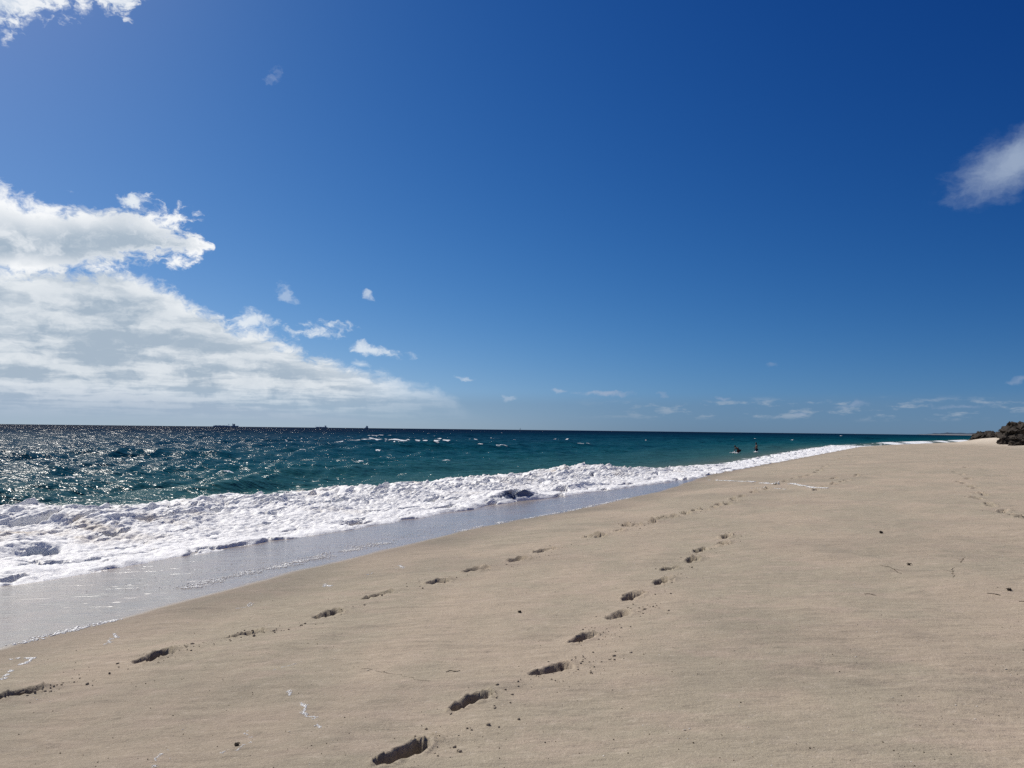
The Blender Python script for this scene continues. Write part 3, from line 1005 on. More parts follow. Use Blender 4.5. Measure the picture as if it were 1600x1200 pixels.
def build_litter():
    rng = np.random.RandomState(11)
    # crumbs of damp sand kicked out beside the footprints
    P, S = [], []
    for (fx, fy, hd, L, D, sd_, wf) in FOOTPRINTS:
        if fy > 22: continue
        n = rng.randint(25, 75) if fy < 8 else rng.randint(8, 30)
        a = rng.normal(0.55, 0.55, n) * L * 1.1; b = rng.normal(0.18, 0.35, n) * L
        P.append(np.stack([fx + a * math.sin(hd) + b * math.cos(hd), fy + a * math.cos(hd) - b * math.sin(hd)], -1))
        S.append(rng.gamma(2.2, 0.0021, n) + 0.0018)
    P, S = np.concatenate(P), np.concatenate(S)
    o = scatter_lumps('sand_crumbs', P, S, M_CLOD, rng)
    tag(o, 'small crumbs of damp sand kicked out beside the footprints', 'sand crumbs', kind='stuff')
    n = 4600
    d = 2.4 * np.exp(rng.uniform(0, 2.3, n)); t = rng.uniform(-0.85, 0.85, n)
    P = np.stack([d * t, d], -1)
    ok = (offshore(P[:, 0], P[:, 1]) < -0.6) & (perlin(P[:, 0] * 0.7, P[:, 1] * 0.7, 201) + rng.uniform(-0.5, 0.5, n) > -0.15)
    P = P[ok]
    S = np.minimum(rng.gamma(1.6, 0.0010, len(P)) + 0.0012, 0.0042) + 0.00008 * P[:, 1]
    dark = rng.rand(len(P)) < 0.78
    o = scatter_lumps('sand_grit', P[dark], S[dark], M_WEED_GRIT, rng)
    tag(o, 'dark grit and weed specks strewn over the tan sand', 'grit', kind='stuff')
    o = scatter_lumps('shell_grit', P[~dark], S[~dark] * 1.1, M_SHELL, rng, flat=(0.3, 0.6))
    tag(o, 'pale shell fragments strewn over the tan sand', 'shell grit', kind='stuff')


M_WEED_GRIT = plain('dark grit', (0.11, 0.085, 0.06), 0.9, 0.5, 60, 0.2)
build_litter()

STREAKS = [('winding white foam squiggle between the two nearest footprint trails', [[(-1.597, 5.635), (-1.533, 5.537), (-1.484, 5.445), (-1.441, 5.414), (-1.38, 5.272), (-1.342, 5.176), (-1.337, 5.114), (-1.289, 5.042), (-1.246, 5.032), (-1.199, 4.96), (-1.185, 4.857), (-1.163, 4.799)]], 0.014, 300),
    ('white foam streak at the left edge of the frame, above the nearest footprint there', [[(-4.145, 6.394), (-4.208, 6.603), (-4.339, 6.945), (-4.384, 7.247)], [(-4.565, 7.19), (-4.553, 7.281), (-4.405, 7.187)]], 0.022, 260),
    ('short foam thread at the bottom left edge of the sand', [[(-1.943, 4.317), (-1.99, 4.456), (-1.999, 4.531), (-1.977, 4.598)]], 0.01, 260),
    ('foam thread bending past a dark weed tuft, lower left', [[(-1.646, 4.5), (-1.552, 4.514), (-1.547, 4.615), (-1.513, 4.66)], [(-1.546, 4.747), (-1.601, 4.815), (-1.624, 4.873)]], 0.009, 240),
    ('faint pale foam thread left of the broken twig', [[(-1.864, 6.169), (-1.824, 6.287), (-1.745, 6.373), (-1.701, 6.439)]], 0.008, 200),
    ('small foam patch on damp sand, nearest the near left waterline', [[(-3.932, 7.623), (-3.987, 7.863), (-4.06, 8.094)], [(-4.002, 7.844), (-3.963, 7.943)]], 0.018, 280),
    ('foam wisp above the third footprint of the left trail', [[(-3.244, 9.193), (-3.133, 9.265), (-3.168, 9.548)], [(-3.113, 9.293), (-3.118, 9.491)]], 0.014, 220),
    ("bright foam spot between waterline and left footprint trail, nearest the wave's middle", [[(-2.487, 10.344), (-2.471, 10.491), (-2.352, 10.276)], [(-2.52, 10.622), (-2.387, 10.246)]], 0.022, 320),
    ('pale foam dash further along the damp sand, before the last foam dash', [[(-2.047, 11.074), (-1.991, 11.166), (-1.985, 11.339)]], 0.014, 220),
    ("small foam dash at the damp sand's edge, furthest of the dashes", [[(-1.685, 11.512), (-1.633, 11.68), (-1.551, 11.573)], [(-1.697, 11.921), (-1.572, 11.449)]], 0.018, 260),
    ('long white foam line crossing the far footprint trail', [[(8.864, 34.542), (9.204, 32.508), (9.691, 31.464), (9.682, 29.455), (9.627, 27.75)], [(10.075, 27.781), (10.014, 26.293), (9.901, 25.07), (10.171, 24.473)]], 0.075, 130),
    ('broken foam dots below the long foam line in the distance', [[(8.17, 26.389), (8.567, 26.399), (8.67, 25.796)], [(8.848, 26.069), (9.045, 25.408)]], 0.05, 60)]    # polylines of stranded foam, with label


def build_streaks():
    rng = np.random.RandomState(23)
    for (label, lines, width, dens) in STREAKS:
        P, S = [], []
        for line in lines:
            L = np.array(line)
            seg = np.linalg.norm(np.diff(L, axis=0), axis=1)
            cum_ = np.concatenate([[0], np.cumsum(seg)])
            n = int(max(20, cum_[-1] * dens * 1.8))
            s = rng.uniform(0, cum_[-1], n)
            on = perlin(s / cum_[-1] * 9 + L[0, 0], s * 0 + 3.3, 5) > -0.15
            s = s[on]; n = len(s)
            px = np.interp(s, cum_, L[:, 0]); py = np.interp(s, cum_, L[:, 1])
            wob = width * 1.6 * perlin(s / width * 0.22, s * 0 + L[0, 1], 6)
            ang = np.arctan2(np.interp(s, cum_, np.gradient(L[:, 0])), np.interp(s, cum_, np.gradient(L[:, 1])))
            off_ = wob + rng.normal(0, width * 0.55, n) * (0.35 + np.abs(perlin(s / width * 0.12, s * 0 + 1.7, 9)) * 1.8)
            P.append(np.stack([px + off_ * np.cos(ang), py - off_ * np.sin(ang)], -1))
            S.append(width * rng.uniform(0.16, 0.42, n))
        P, S = np.concatenate(P), np.concatenate(S)
        o = scatter_lumps('foam_streak', P, S, M_BUBBLE, rng, flat=(0.35, 0.6), sink=0.2, jag=0.12, smooth=True)
        tag(o, label, 'foam streak', 'streaks of stranded foam on the sand', kind='stuff')


build_streaks()


def build_swash_flecks():
    rng = np.random.RandomState(31)
    P, S = [], []
    for (y0, y1, v0, sp, n, sz) in ((7.0, 9.0, 0.08, 0.05, 900, 0.010), (11.0, 15.5, 0.75, 0.10, 2600, 0.010), (11.0, 17.0, 1.3, 0.55, 900, 0.006),  # edge foam, and white flecks in the film standing in for sun glints
                                    (17.0, 26.0, 0.12, 0.05, 1800, 0.012), (15.0, 19.0, 0.9, 0.3, 500, 0.007)):
        y = rng.uniform(y0, y1, n)
        v = v0 + 0.12 * fbm(y * 1.3, y * 0, 3, 210) + rng.normal(0, sp, n)
        sl = (shore_x(y + 1.0) - shore_x(y - 1.0)) / 2.0
        x = shore_x(y) - v * np.sqrt(1 + sl * sl)
        on = perlin(x * 3, y * 3, 212) + rng.uniform(-0.4, 0.4, n) > -0.05
        P.append(np.stack([x, y], -1)[on]); S.append(rng.uniform(0.5, 1.4, on.sum()) * sz * 1.25)
    P, S = np.concatenate(P), np.concatenate(S)
    o = scatter_lumps('swash_bubbles_glints', P, S, M_BUBBLE, rng, flat=(0.3, 0.6), sink=0.2, jag=0.1, smooth=True)
    tag(o, 'tiny white bubbles along the edge of the thin swash, some standing in for sun glints', 'bubbles', kind='stuff')


build_swash_flecks()


def tube(path, radii, seg=6):
    P = [Vector(p) for p in path]
    vs, fs = [], []
    for i, p in enumerate(P):
        d = (P[min(i + 1, len(P) - 1)] - P[max(i - 1, 0)]).normalized()
        a = d.cross(Vector((0, 0, 1)));  a = a.normalized() if a.length > 1e-4 else Vector((1, 0, 0))
        b = a.cross(d)
        for k in range(seg):
            q = 2 * math.pi * k / seg
            vs.append(p + (a * math.cos(q) + b * math.sin(q)) * radii[i])
    for i in range(len(P) - 1):
        for k in range(seg):
            k2 = (k + 1) % seg
            fs.append((i * seg + k, i * seg + k2, (i + 1) * seg + k2, (i + 1) * seg + k))
    fs.append(tuple(range(seg))[::-1]); fs.append(tuple((len(P) - 1) * seg + k for k in range(seg)))
    return vs, fs


def sand_z(x, y):
    return float(sand_height(np.array([x], float), np.array([y], float))[0][0])


TWIGS = [('twig', 'short dark crooked twig left of the footprint trail at bottom centre', 'twig', [(-0.471, 5.888), (-0.436, 5.932), (-0.4, 5.894), (-0.368, 5.918)], 0.005),
    ('seaweed_strand', 'long thin weed strand running down towards the twig', 'seaweed', [(-1.199, 6.187), (-1.006, 6.008), (-0.785, 5.828), (-0.561, 5.683)], 0.0022),
    ('twig', 'dark twig lying crosswise near the right middle of the sand', 'twig', [(3.734, 8.208), (3.8, 8.234), (3.822, 8.124)], 0.005),
    ('twig', 'thin bent twig on the right, further up than the crosswise one', 'twig', [(4.66, 9.773), (4.734, 9.66), (4.687, 9.439), (4.683, 9.308)], 0.005),
    ('twig', 'straight thin stick pointing away from the camera on the right', 'twig', [(5.104, 8.961), (5.467, 9.592)], 0.004),
    ('twig', 'curved thin stick beyond the straight one on the right', 'twig', [(5.739, 9.895), (5.927, 10.188), (6.059, 10.341)], 0.004),
    ('seaweed_strand', 'dark weed strand near the right edge of the frame', 'seaweed', [(4.966, 8.105), (5.014, 8.064), (5.04, 8.001)], 0.007),
    ('twig', 'short dark twig cut by the right edge of the frame', 'twig', [(5.059, 7.741), (5.113, 7.706)], 0.006)]


def build_twigs():
    rng = np.random.RandomState(41)
    for name, label, cat, pts, rad in TWIGS:
        L = np.array(pts)
        n = 14
        seg = np.concatenate([[0], np.cumsum(np.linalg.norm(np.diff(L, axis=0), axis=1))])
        s = np.linspace(0, seg[-1], n)
        x = np.interp(s, seg, L[:, 0]); y = np.interp(s, seg, L[:, 1])
        j = seg[-1] * 0.022
        rad = rad * 0.55
        x = x + rng.normal(0, j, n) * 0.6; y = y + rng.normal(0, j, n)
        z = [sand_z(a, b) + rad * (0.5 + 0.6 * rng.rand()) for a, b in zip(x, y)]
        r = rad * (0.55 + 0.45 * np.sin(np.linspace(0.5, 2.6, n))) * rng.uniform(0.8, 1.2, n)
        vs, fs = tube(list(zip(x, y, z)), r)
        # a side shoot
        k = n // 2
        dirv = Vector((x[k + 2] - x[k], y[k + 2] - y[k], 0)).normalized()
        side = Vector((-dirv.y, dirv.x, 0))
        b0 = Vector((x[k], y[k], z[k]))
        sv, sf = tube([b0, b0 + (dirv * 0.5 + side * 0.35) * seg[-1] * 0.16 + Vector((0, 0, rad)), b0 + (dirv * 0.9 + side * 0.8) * seg[-1] * 0.2], [rad * 0.6, rad * 0.45, rad * 0.2], 5)
        o_ = len(vs)
        vs += sv; fs += [tuple(i + o_ for i in f) for f in sf]
        tag(mesh_obj(name, vs, fs, M_WEED, smooth=True), label, cat)


build_twigs()

CLUMPS = [('seaweed_tuft', 'dark seaweed tuft alone on the open sand, right of both trails', 'seaweed', 6.201, 12.962, 0.042, 'weed'),
    ('seaweed_tuft', 'small dark weed tuft beside a bent foam thread, lower left', 'seaweed', -1.58, 4.592, 0.018, 'weed'),
    ('seaweed_tuft', 'small dark weed tuft on the sand between the two footprint trails', 'seaweed', 0.103, 7.865, 0.022, 'weed'),
    ('seaweed_tuft', 'small dark weed tuft at the right edge, above the weed strand', 'seaweed', 5.263, 8.203, 0.03, 'weed'),
    ('seaweed_tuft', 'tiny dark weed tuft just left of the bent twig, right side', 'seaweed', 5.08, 9.9, 0.03, 'weed'),
    ('shell', 'white shell beside the thin weed strand', 'shell', -1.09, 6.064, 0.014, 'shell'),
    ('shell', 'white shell below the end of the foam squiggle', 'shell', -1.327, 4.773, 0.012, 'shell'),
    ('shell', 'single white shell on bare sand, lower centre right', 'shell', 1.012, 4.511, 0.011, 'shell'),
    ('shell', 'small pale shell far to the lower right', 'shell', 2.414, 4.933, 0.01, 'shell'),
    ('shell', 'small white shell near the right edge of the sand', 'shell', 3.49, 5.497, 0.012, 'shell')]


def build_clumps():
    rng = np.random.RandomState(43)
    iv, f0 = ico()
    for name, label, cat, x, y, size, kind in CLUMPS:
        z = sand_z(x, y)
        if kind == 'weed':          # a crumpled tuft: a lump with curled fronds
            vs, fs = [], []
            for k in range(6):
                th = rng.uniform(0, 6.28); r = size * rng.uniform(0.7, 1.4)
                path = []
                for q in range(6):
                    u = q / 5
                    path.append((x + math.cos(th + u * 1.2) * r * u, y + math.sin(th + u * 1.2) * r * u, z + size * (0.15 + 0.75 * math.sin(u * 2.8) * rng.uniform(0.7, 1.1))))
                v1, f1 = tube(path, [size * 0.22 * (1 - 0.7 * q / 5) for q in range(6)], 5)
                o_ = len(vs); vs += v1; fs += [tuple(i + o_ for i in f) for f in f1]
            body = iv * (1 + rng.uniform(-0.3, 0.3, (12, 1))) * np.array([size * 0.8, size * 0.6, size * 0.5]) + np.array([x, y, z + size * 0.25])
            o_ = len(vs); vs += [Vector(b) for b in body]; fs += [tuple(int(i) + o_ for i in f) for f in f0]
            tag(mesh_obj(name, vs, fs, M_WEED, smooth=True), label, cat)
        else:                       # a shell: a ribbed half dome lying on the sand
            vs, fs = [], []
            nr_, na = 4, 14
            for i in range(nr_ + 1):
                for k in range(na + 1):
                    th = -1.25 + 2.5 * k / na; r = size * (i / nr_)
                    rib = 1 + 0.06 * (1 if k % 2 else -1) * (i / nr_)
                    vs.append((x + r * math.sin(th) * rib, y + (r * math.cos(th) - size * 0.4) * rib, z + size * 0.42 * math.sin(min(1.0, 1.05 - 0.95 * (i / nr_) ** 2 + 0.05) * 1.4) * rib))
            for i in range(nr_):
                for k in range(na):
                    a = i * (na + 1) + k
                    fs.append((a, a + 1, a + na + 2, a + na + 1))
            tag(mesh_obj(name, vs, fs, M_SHELL, smooth=True), label, cat)


build_clumps()


# ------------------------------------------------------------------ rocks
def rock(name, label, cx, cy, rx, ry, z0, h, seed, layers=7, lean=0.0, n=64):
    """Weathered, undercut limestone: a polar shell with ledges, pits and a broken crown."""
    na, nh = n, n // 2
    th = np.linspace(0, 2 * math.pi, na, endpoint=False)
    u = np.linspace(0, 1, nh)
    T, U = np.meshgrid(th, u)
    cx1, sx1 = np.cos(T), np.sin(T)
    zc = np.sin(U * math.pi / 2) ** 0.8
    rr = np.cos(U * math.pi / 2) ** 0.45
    nz = fbm(cx1 * 1.5 + seed, sx1 * 1.5 + U * 2.0, 4, seed) * 0.30
    led = 0.10 * np.sin(U * layers * 2.3 + 2.5 * perlin(cx1 * 1.2, sx1 * 1.2, seed + 3)) + 0.14 * perlin(cx1 * 4 + U * 5, sx1 * 4 - U * 4, seed + 5)
    crag = -0.36 * np.abs(perlin(cx1 * 3.2 + seed, sx1 * 3.2 + U * 6, seed + 7)) + 0.20 * perlin(cx1 * 11, sx1 * 11 + U * 13, seed + 9)
    r = rr * (1 + nz + led + crag)
    X = cx + rx * r * cx1 + lean * zc; Y = cy + ry * r * sx1
    crown = 0.26 * perlin(X * 0.9, Y * 0.5, seed + 11) + 0.22 * perlin(X * 2.4, Y * 1.5, seed + 12)
    Z = z0 - 0.4 + (h + 0.4) * np.clip(zc * (1 + crown) + 0.05 * perlin(cx1 * 6, U * 9, seed + 13), 0, 1.25)
    verts = np.stack([X, Y, Z], -1).reshape(-1, 3)
    i = np.arange(nh * na).reshape(nh, na)
    j = np.roll(i, -1, 1)
    f = np.stack([i[:-1], j[:-1], j[1:], i[1:]], -1).reshape(-1, 4)
    o = mesh_obj(name, verts, f, M_ROCK, smooth=False)
    tag(o, label, 'rock', 'dark rocks at the top of the beach')


ROCKS = [('rock_outcrop', 'tall dark craggy rock at the right edge of the frame', 74.284, 110.322, 3.6, 4.5, 1.638, 2.512, 3, 9, 0.4),
    ('rock_outcrop', 'dark rock shoulder between the tall rock and the low ledge', 76.367, 117.337, 1.9, 3.0, 1.375, 1.825, 8, 7, 0),
    ('rock_outcrop', 'low jagged dark ledge, leftmost of the rocks', 76.709, 124.225, 2.1, 3.0, 1.196, 1.504, 14, 6, 0),
    ('rock_outcrop', 'low dark boulders behind the pale sand mound', 76.512, 120.809, 1.8, 2.5, 1.256, 1.494, 21, 6, 0),
    ('rock_outcrop', 'small dark rock poking through the pale sand mound', 68.523, 106.928, 0.75, 0.9, 1.284, 0.816, 27, 5, 0),
    ('rock_outcrop', 'dark rock base spreading right beneath the tall rock', 68.371, 101.041, 3.0, 2.2, 1.139, 1.361, 33, 5, 0)]
for r_ in ROCKS: rock(*r_)


# ------------------------------------------------------------------ ships, far coast
def hull_mesh(L, B, H, rake=0.05, sheer=0.25):
    st = [(-0.5, 0.55, 0.9), (-0.46, 0.95, 1), (-0.2, 1, 1), (0.25, 1, 1), (0.40, 0.8, 1), (0.47, 0.42, 1), (0.5 + rake, 0.03, 1)]
    vs, fs = [], []
    for (p, b, _) in st:
        zt = H * (1 + sheer * max(0, p - 0.3) * 2.5)
        k = 0.97 if p > 0.4 else 1
        for (bb, zz) in ((-b, zt), (-b * 0.92, 0.15 * H), (-b * 0.75, -0.3 * H), (b * 0.75, -0.3 * H), (b * 0.92, 0.15 * H), (b, zt)):
            vs.append((p * L * (k if zz < zt else 1), bb * B / 2, zz))
    for i in range(len(st) - 1):
        for k in range(6):
            k2 = (k + 1) % 6
            fs.append((i * 6 + k, (i + 1) * 6 + k, (i + 1) * 6 + k2, i * 6 + k2))
    fs.append((0, 1, 2, 3, 4, 5)); e = (len(st) - 1) * 6
    fs.append(tuple(e + k for k in range(6))[::-1])
    return vs, fs


def boxes(lst):
    vs, fs = [], []
    for (x0, x1, y0, y1, z0, z1) in lst:
        o_ = len(vs)
        vs += [(x0, y0, z0), (x1, y0, z0), (x1, y1, z0), (x0, y1, z0), (x0, y0, z1), (x1, y0, z1), (x1, y1, z1), (x0, y1, z1)]
        fs += [tuple(o_ + i for i in q) for q in ((0, 3, 2, 1), (4, 5, 6, 7), (0, 1, 5, 4), (1, 2, 6, 5), (2, 3, 7, 6), (3, 0, 4, 7))]
    return vs, fs


def ship(label, x, y, rz, L, B, H, house, masts, hatches):
    e = empty('cargo_ship', (x, y, 0.0), rz)
    mesh_obj('hull', *hull_mesh(L, B, H), M_HULL, e)
    hx, hl, hh = house
    mesh_obj('bridge', *boxes([(hx - hl / 2, hx + hl / 2, -B * 0.42, B * 0.42, H, H + hh * 0.8), (hx - hl * 0.3, hx + hl * 0.4, -B * 0.5, B * 0.5, H + hh * 0.8 + 0.01, H + hh)]), M_SUPER, e)
    mesh_obj('funnel', *boxes([(hx - hl * 0.9, hx - hl * 0.55, -B * 0.12, B * 0.12, H, H + hh * 1.15)]), M_HULL, e)
    for (mx, mh, mw) in masts:
        mesh_obj('mast', *boxes([(mx - mw / 2, mx + mw / 2, -mw / 2, mw / 2, H, H + mh), (mx - mw * 2.0, mx + mw * 2.0, -mw * 0.3, mw * 0.3, H + mh * 0.72, H + mh * 0.8)]), M_HULL, e)
    for (a, b, c) in hatches:
        mesh_obj('hatch', *boxes([(a, b, -B * 0.36, B * 0.36, H - 0.2, H + c)]), M_HULL, e)
    tag(e, label, 'ship', 'ships on the horizon')


SHIPS = [('long cargo ship on the left horizon, largest of the three ships', -2161.403, 5811.053, 0.356, 172, 28, 8, (62, 14, 15), [(0.0, 7, 1.4), (24.0, 15, 3.0), (-50.0, 6, 1.4)], [(-75, -55, 3), (-48, -28, 3), (-22, -4, 3), (4, 16, 3)]),
    ('middle ship on the horizon with its bridge at the right end', -2039.931, 8251.587, 0.242, 118, 22, 7, (46, 12, 17), [(-20.0, 14, 1.6), (-56, 16, 1.8)], [(-48, -28, 3), (-14, 6, 3), (12, 32, 3)]),
    ('smallest ship on the horizon, a single stub right of the other two', -1664.329, 8844.773, 1.386, 80, 18, 8, (8, 18, 18), [(-25.0, 10, 1.6)], [(-36, -20, 2)])]
for s_ in SHIPS: ship(*s_)


def sailboat(x, y):
    e = empty('sailboat', (x, y, 0.0), 0.3)
    mesh_obj('hull', *hull_mesh(13, 4, 1.6), M_HULL, e)
    mesh_obj('mast', *tube([(0.8, 0, 1.2), (0.8, 0, 17.5)], [0.16, 0.1]), M_SUPER, e)
    v = [(0.6, 0.03, 2.8), (0.6, 0.03, 16.8), (-4.6, 0.25, 2.8), (0.6, -0.03, 2.8), (0.6, -0.03, 16.8), (-4.6, 0.19, 2.8)]
    mesh_obj('sail', v, [(0, 1, 2), (5, 4, 3), (0, 3, 4, 1), (1, 4, 5, 2), (2, 5, 3, 0)], M_SHELL, e)
    tag(e, 'tiny sailboat mast on the horizon, right of the ships', 'sailboat')


sailboat(*(59.56, 5199.659))


def build_coast():
    a0, a1, D = (0.485, 0.599, 9000.0)
    n = 90
    a = np.linspace(a0, a1, n)
    h = 6 + 14 * sstep(0.0, 0.35, (a - a0) / (a1 - a0)) + 5 * fbm(a * 90, a * 0, 4, 301)
    h = np.maximum(h * sstep(0, 0.05, (a - a0) / (a1 - a0)), 0.5)
    rows = [(0.0, -0.3, 0.0), (60, 0.12, 0.0), (160, 0.8, 0.0), (500, 1.0, 4.0), (1500, 0.9, 8.0), (2600, -0.2, 0.0)]
    vs = []
    for dd, hh, nn in rows:
        r = D + dd + 60 * perlin(a * 40, a * 0 + dd, 302)
        z = h * hh + nn * perlin(a * 160, a * 0 + dd, 303)
        vs.append(np.stack([r * np.sin(a), r * np.cos(a), z], -1))
    verts = np.concatenate(vs)
    f = grid_faces(len(rows), n)
    o = mesh_obj('coast_hills', verts, f, M_COAST, smooth=True)
    tag(o, 'low blue-grey coast on the right horizon', kind='structure')
    o.data.materials.append(M_COAST_S)
    for p in o.data.polygons:
        if p.index < n - 1: p.material_index = 1


build_coast()


# ------------------------------------------------------------------ the two bathers
def skin_tone():
    return plain('skin', (0.10, 0.05, 0.034), 0.55, 0.1, 30, 0.4)


M_SKIN = skin_tone()
M_HAIR = plain('dark hair', (0.012, 0.009, 0.007), 0.6, 0.3, 80, 0.4)


def body(parent, joints, bones, mat):
    """One continuous skinned figure: joints {name: (co, radius)}, bones [(a, b)]."""
    names = list(joints)
    me = bpy.data.meshes.new('body')
    me.from_pydata([joints[n][0] for n in names], [(names.index(a), names.index(b)) for a, b in bones], [])
    o = bpy.data.objects.new('body', me)
    col_main.objects.link(o)
    o.parent = parent
    m = o.modifiers.new('skin', 'SKIN'); m.use_smooth_shade = True
    for i, n in enumerate(names):
        r = joints[n][1]
        me.skin_vertices[0].data[i].radius = r if isinstance(r, tuple) else (r, r)
        me.skin_vertices[0].data[i].use_root = (n == 'pelvis')
    s = o.modifiers.new('subdivision', 'SUBSURF'); s.levels = 2; s.render_levels = 2
    me.materials.append(mat)
    return o


def head_shape(parent, c, fwd, pitch):
    """Skull with jaw, brow, nose and ears as one mesh, hair as a cap over it."""
    nu, nv = 28, 20
    vs, fs, hv = [], [], []
    for i in range(nv + 1):
        ph = math.pi * i / nv
        for k in range(nu):
            th = 2 * math.pi * k / nu
            X, Y_, Z = math.sin(ph) * math.cos(th), math.sin(ph) * math.sin(th), math.cos(ph)
            x, y, z = X * 0.098, Y_ * 0.076, Z * 0.118
            if z < 0: y *= 1 - 0.28 * (-z / 0.118); x *= 1 - 0.10 * (-z / 0.118)
            if X > 0.8 and -0.30 < Z < 0.12 and abs(Y_) < 0.22: x += 0.022 * (1 - abs(Y_) / 0.22)      # nose
            if X > 0.75 and 0.02 < Z < 0.2 and 0.2 < abs(Y_) < 0.55: x -= 0.008                        # eye sockets
            if X > 0.7 and -0.55 < Z < -0.45: x -= 0.006                                                # mouth
            if abs(Y_) > 0.94 and -0.25 < Z < 0.2: y *= 1.13                                            # ears
            vs.append((x, y, z))
            hv.append((x * 1.10 - 0.008, y * 1.12, z * 1.08 + 0.004))
    def F(sel):
        out = []
        for i in range(nv):
            for k in range(nu):
                if sel(i, k): out.append((i * nu + k, (i + 1) * nu + k, (i + 1) * nu + (k + 1) % nu, i * nu + (k + 1) % nu))
        return out
    h = mesh_obj('head', vs, F(lambda i, k: True), M_SKIN, parent, smooth=True)
    back = lambda k: math.cos(2 * math.pi * (k + 0.5) / nu)
    g = mesh_obj('hair', hv, F(lambda i, k: i < 6 or (i < 13 and back(k) < 0.15)), M_HAIR, h, smooth=True)
    h.location = c
    h.rotation_euler = (0, pitch, fwd)
    return h


def add_hand(J, Bn, side, wrist, elbow):
    w, e = Vector(wrist), Vector(elbow)
    d = (w - e).normalized()
    across = d.cross(Vector((0, 0, 1)))
    across = across.normalized() if across.length > 0.1 else Vector((0, 1, 0))
    p = w + d * 0.075
    J['palm' + side] = (tuple(p), (0.036, 0.017)); Bn.append(('wr' + side, 'palm' + side))
    for k, (o_, ln) in enumerate(((-0.030, 0.062), (-0.010, 0.075), (0.010, 0.070), (0.030, 0.055))):
        a = p + across * o_ + d * 0.022; b_ = a + d * ln * 0.55; c_ = b_ + (d * 0.8 + Vector((0, 0, -0.5))).normalized() * ln * 0.5
        for q, pt in enumerate((a, b_, c_)): J['f%s%d%d' % (side, k, q)] = (tuple(pt), 0.0085)
        Bn += [('palm' + side, 'f%s%d0' % (side, k)), ('f%s%d0' % (side, k), 'f%s%d1' % (side, k)), ('f%s%d1' % (side, k), 'f%s%d2' % (side, k))]
    t0 = w + d * 0.03 + across * 0.034; t1 = t0 + (d + across * 0.7).normalized() * 0.045
    J['t' + side + '0'] = (tuple(t0), 0.010); J['t' + side + '1'] = (tuple(t1), 0.0085)
    Bn += [('palm' + side, 't' + side + '0'), ('t' + side + '0', 't' + side + '1')]


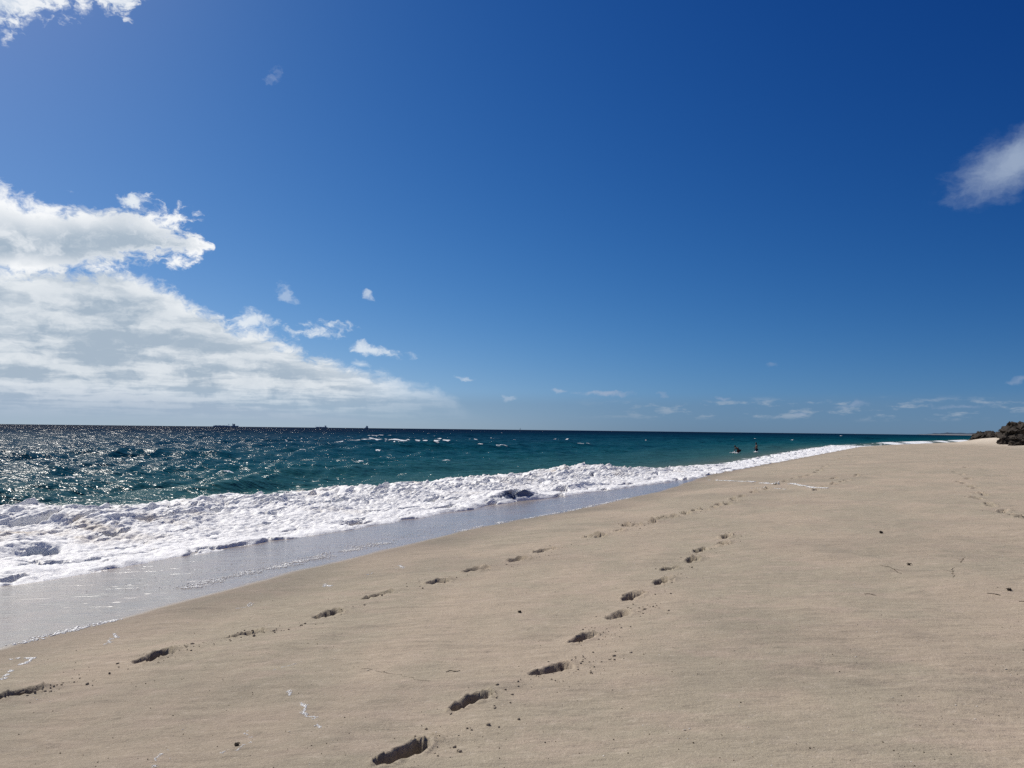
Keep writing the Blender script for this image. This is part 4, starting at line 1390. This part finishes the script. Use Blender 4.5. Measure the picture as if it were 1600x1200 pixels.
def person(label, x, y, zfeet, rz, pose, clothing):
    """pose: 'stand' upright with arms folded forward, 'bend' stooping with both hands down to the water. Facing local +X."""
    e = empty('person', (x, y, zfeet), rz)
    if pose == 'stand':
        J = {'pelvis': ((0, 0, 0.93), (0.155, 0.11)), 'belly': ((0.01, 0, 1.07), (0.135, 0.10)), 'chest': ((0.0, 0, 1.27), (0.155, 0.11)), 'neckb': ((-0.01, 0, 1.42), (0.07, 0.06)), 'neck': ((0.015, 0, 1.50), 0.052)}
        hc, pit = (0.04, 0, 1.62), 0.12
        arms = {s: ((-0.01, q * 0.19, 1.37), (0.02, q * 0.25, 1.09), (0.24, q * 0.16, 1.06)) for s, q in (('l', 1), ('r', -1))}
        legs = {s: ((0, q * 0.10, 0.88), (0.04 + 0.05 * q, q * 0.11, 0.49), (-0.01 + 0.09 * q, q * 0.12, 0.09), (0.14 + 0.09 * q, q * 0.13, 0.035)) for s, q in (('l', 1), ('r', -1))}
    else:
        J = {'pelvis': ((-0.16, 0, 0.86), (0.16, 0.12)), 'belly': ((-0.02, 0, 0.97), (0.14, 0.105)), 'chest': ((0.15, 0, 1.09), (0.16, 0.12)), 'neckb': ((0.28, 0, 1.17), (0.07, 0.06)), 'neck': ((0.35, 0, 1.21), 0.052)}
        hc, pit = (0.44, 0, 1.28), 0.55
        arms = {s: ((0.22, q * 0.19, 1.12), (0.30, q * 0.22, 0.85), (0.42, q * 0.14, 0.64)) for s, q in (('l', 1), ('r', -1))}
        legs = {s: ((-0.15, q * 0.11, 0.81), (0.06 + 0.04 * q, q * 0.15, 0.46), (-0.08 + 0.06 * q, q * 0.16, 0.09), (0.08 + 0.06 * q, q * 0.17, 0.035)) for s, q in (('l', 1), ('r', -1))}
    Bn = [('pelvis', 'belly'), ('belly', 'chest'), ('chest', 'neckb'), ('neckb', 'neck')]
    J['skull'] = (hc, 0.06); Bn.append(('neck', 'skull'))
    for s in 'lr':
        sh, el_, wr = arms[s]
        J['sh' + s] = (sh, 0.062); J['el' + s] = (el_, 0.042); J['wr' + s] = (wr, (0.028, 0.024))
        Bn += [('chest', 'sh' + s), ('sh' + s, 'el' + s), ('el' + s, 'wr' + s)]
        add_hand(J, Bn, s, wr, el_)
        hp, kn, an, to = legs[s]
        J['hp' + s] = (hp, 0.095); J['kn' + s] = (kn, 0.062); J['an' + s] = (an, 0.042); J['to' + s] = (to, (0.045, 0.030))
        Bn += [('pelvis', 'hp' + s), ('hp' + s, 'kn' + s), ('kn' + s, 'an' + s), ('an' + s, 'to' + s)]
    body(e, J, Bn, M_SKIN)
    head_shape(e, hc, 0.0, pit)
    # clothing: closed shells that follow the body
    for nm, names, gr, mat in clothing:
        Jc = {n: (J[n][0], tuple(q * gr for q in (J[n][1] if isinstance(J[n][1], tuple) else (J[n][1],) * 2))) for n in names}
        Bc = [b for b in Bn if b[0] in names and b[1] in names]
        c = body(e, Jc, Bc, mat)
        c.name = nm
    tag(e, label, 'person', 'bathers wading in the sea')
    return e


M_NAVY = plain('navy swimwear', (0.015, 0.016, 0.04), 0.8, 0.2, 20, 0.2)
M_MAROON = plain('dark red swimwear', (0.06, 0.012, 0.014), 0.8, 0.2, 20, 0.2)
M_BLACK = plain('black rash vest', (0.010, 0.010, 0.013), 0.8, 0.2, 20, 0.2)
person('person stooping to the water with both hands, left of the two bathers', 26.161, 88.941, -0.42, 3.6, 'bend',
       [('shorts', ('pelvis', 'hpl', 'hpr', 'knl', 'knr'), 1.13, M_MAROON), ('rash_vest', ('belly', 'chest', 'shl', 'shr'), 1.10, M_BLACK)])
person('person standing upright in dark swimwear, right of the two bathers', 29.963, 94.151, -0.47, 3.3, 'stand',
       [('shorts', ('pelvis', 'hpl', 'hpr', 'knl', 'knr'), 1.13, M_NAVY), ('rash_vest', ('belly', 'chest', 'shl', 'shr'), 1.10, M_BLACK)])


def splash(x, y, seed, size, label):
    rng = np.random.RandomState(seed)
    iv, f0 = ico()
    n = 150
    r = np.abs(rng.normal(0, size, n)); th = rng.uniform(0, 6.28, n)
    h = rng.gamma(1.3, size * 0.22, n) * np.exp(-r / size)
    c = np.stack([x + r * np.cos(th), y + r * np.sin(th), 0.09 + h], -1)
    s = rng.uniform(0.015, 0.06, n)
    V_ = (iv[None] * (1 + rng.uniform(-0.2, 0.2, (n, 12, 1))) * (s[:, None, None] * np.array([1, 1, 0.8])) + c[:, None, :]).reshape(-1, 3)
    F_ = (f0[None] + (np.arange(n) * 12)[:, None, None]).reshape(-1, 3)
    o = mesh_obj('water_splash', V_, F_, M_FOAM, smooth=True)
    tag(o, label, 'splash', kind='stuff')


splash(25.711, 88.691, 5, 0.30, 'white splash at the hands of the stooping bather')
splash(29.763, 93.851, 6, 0.16, 'small white splash around the standing bather')
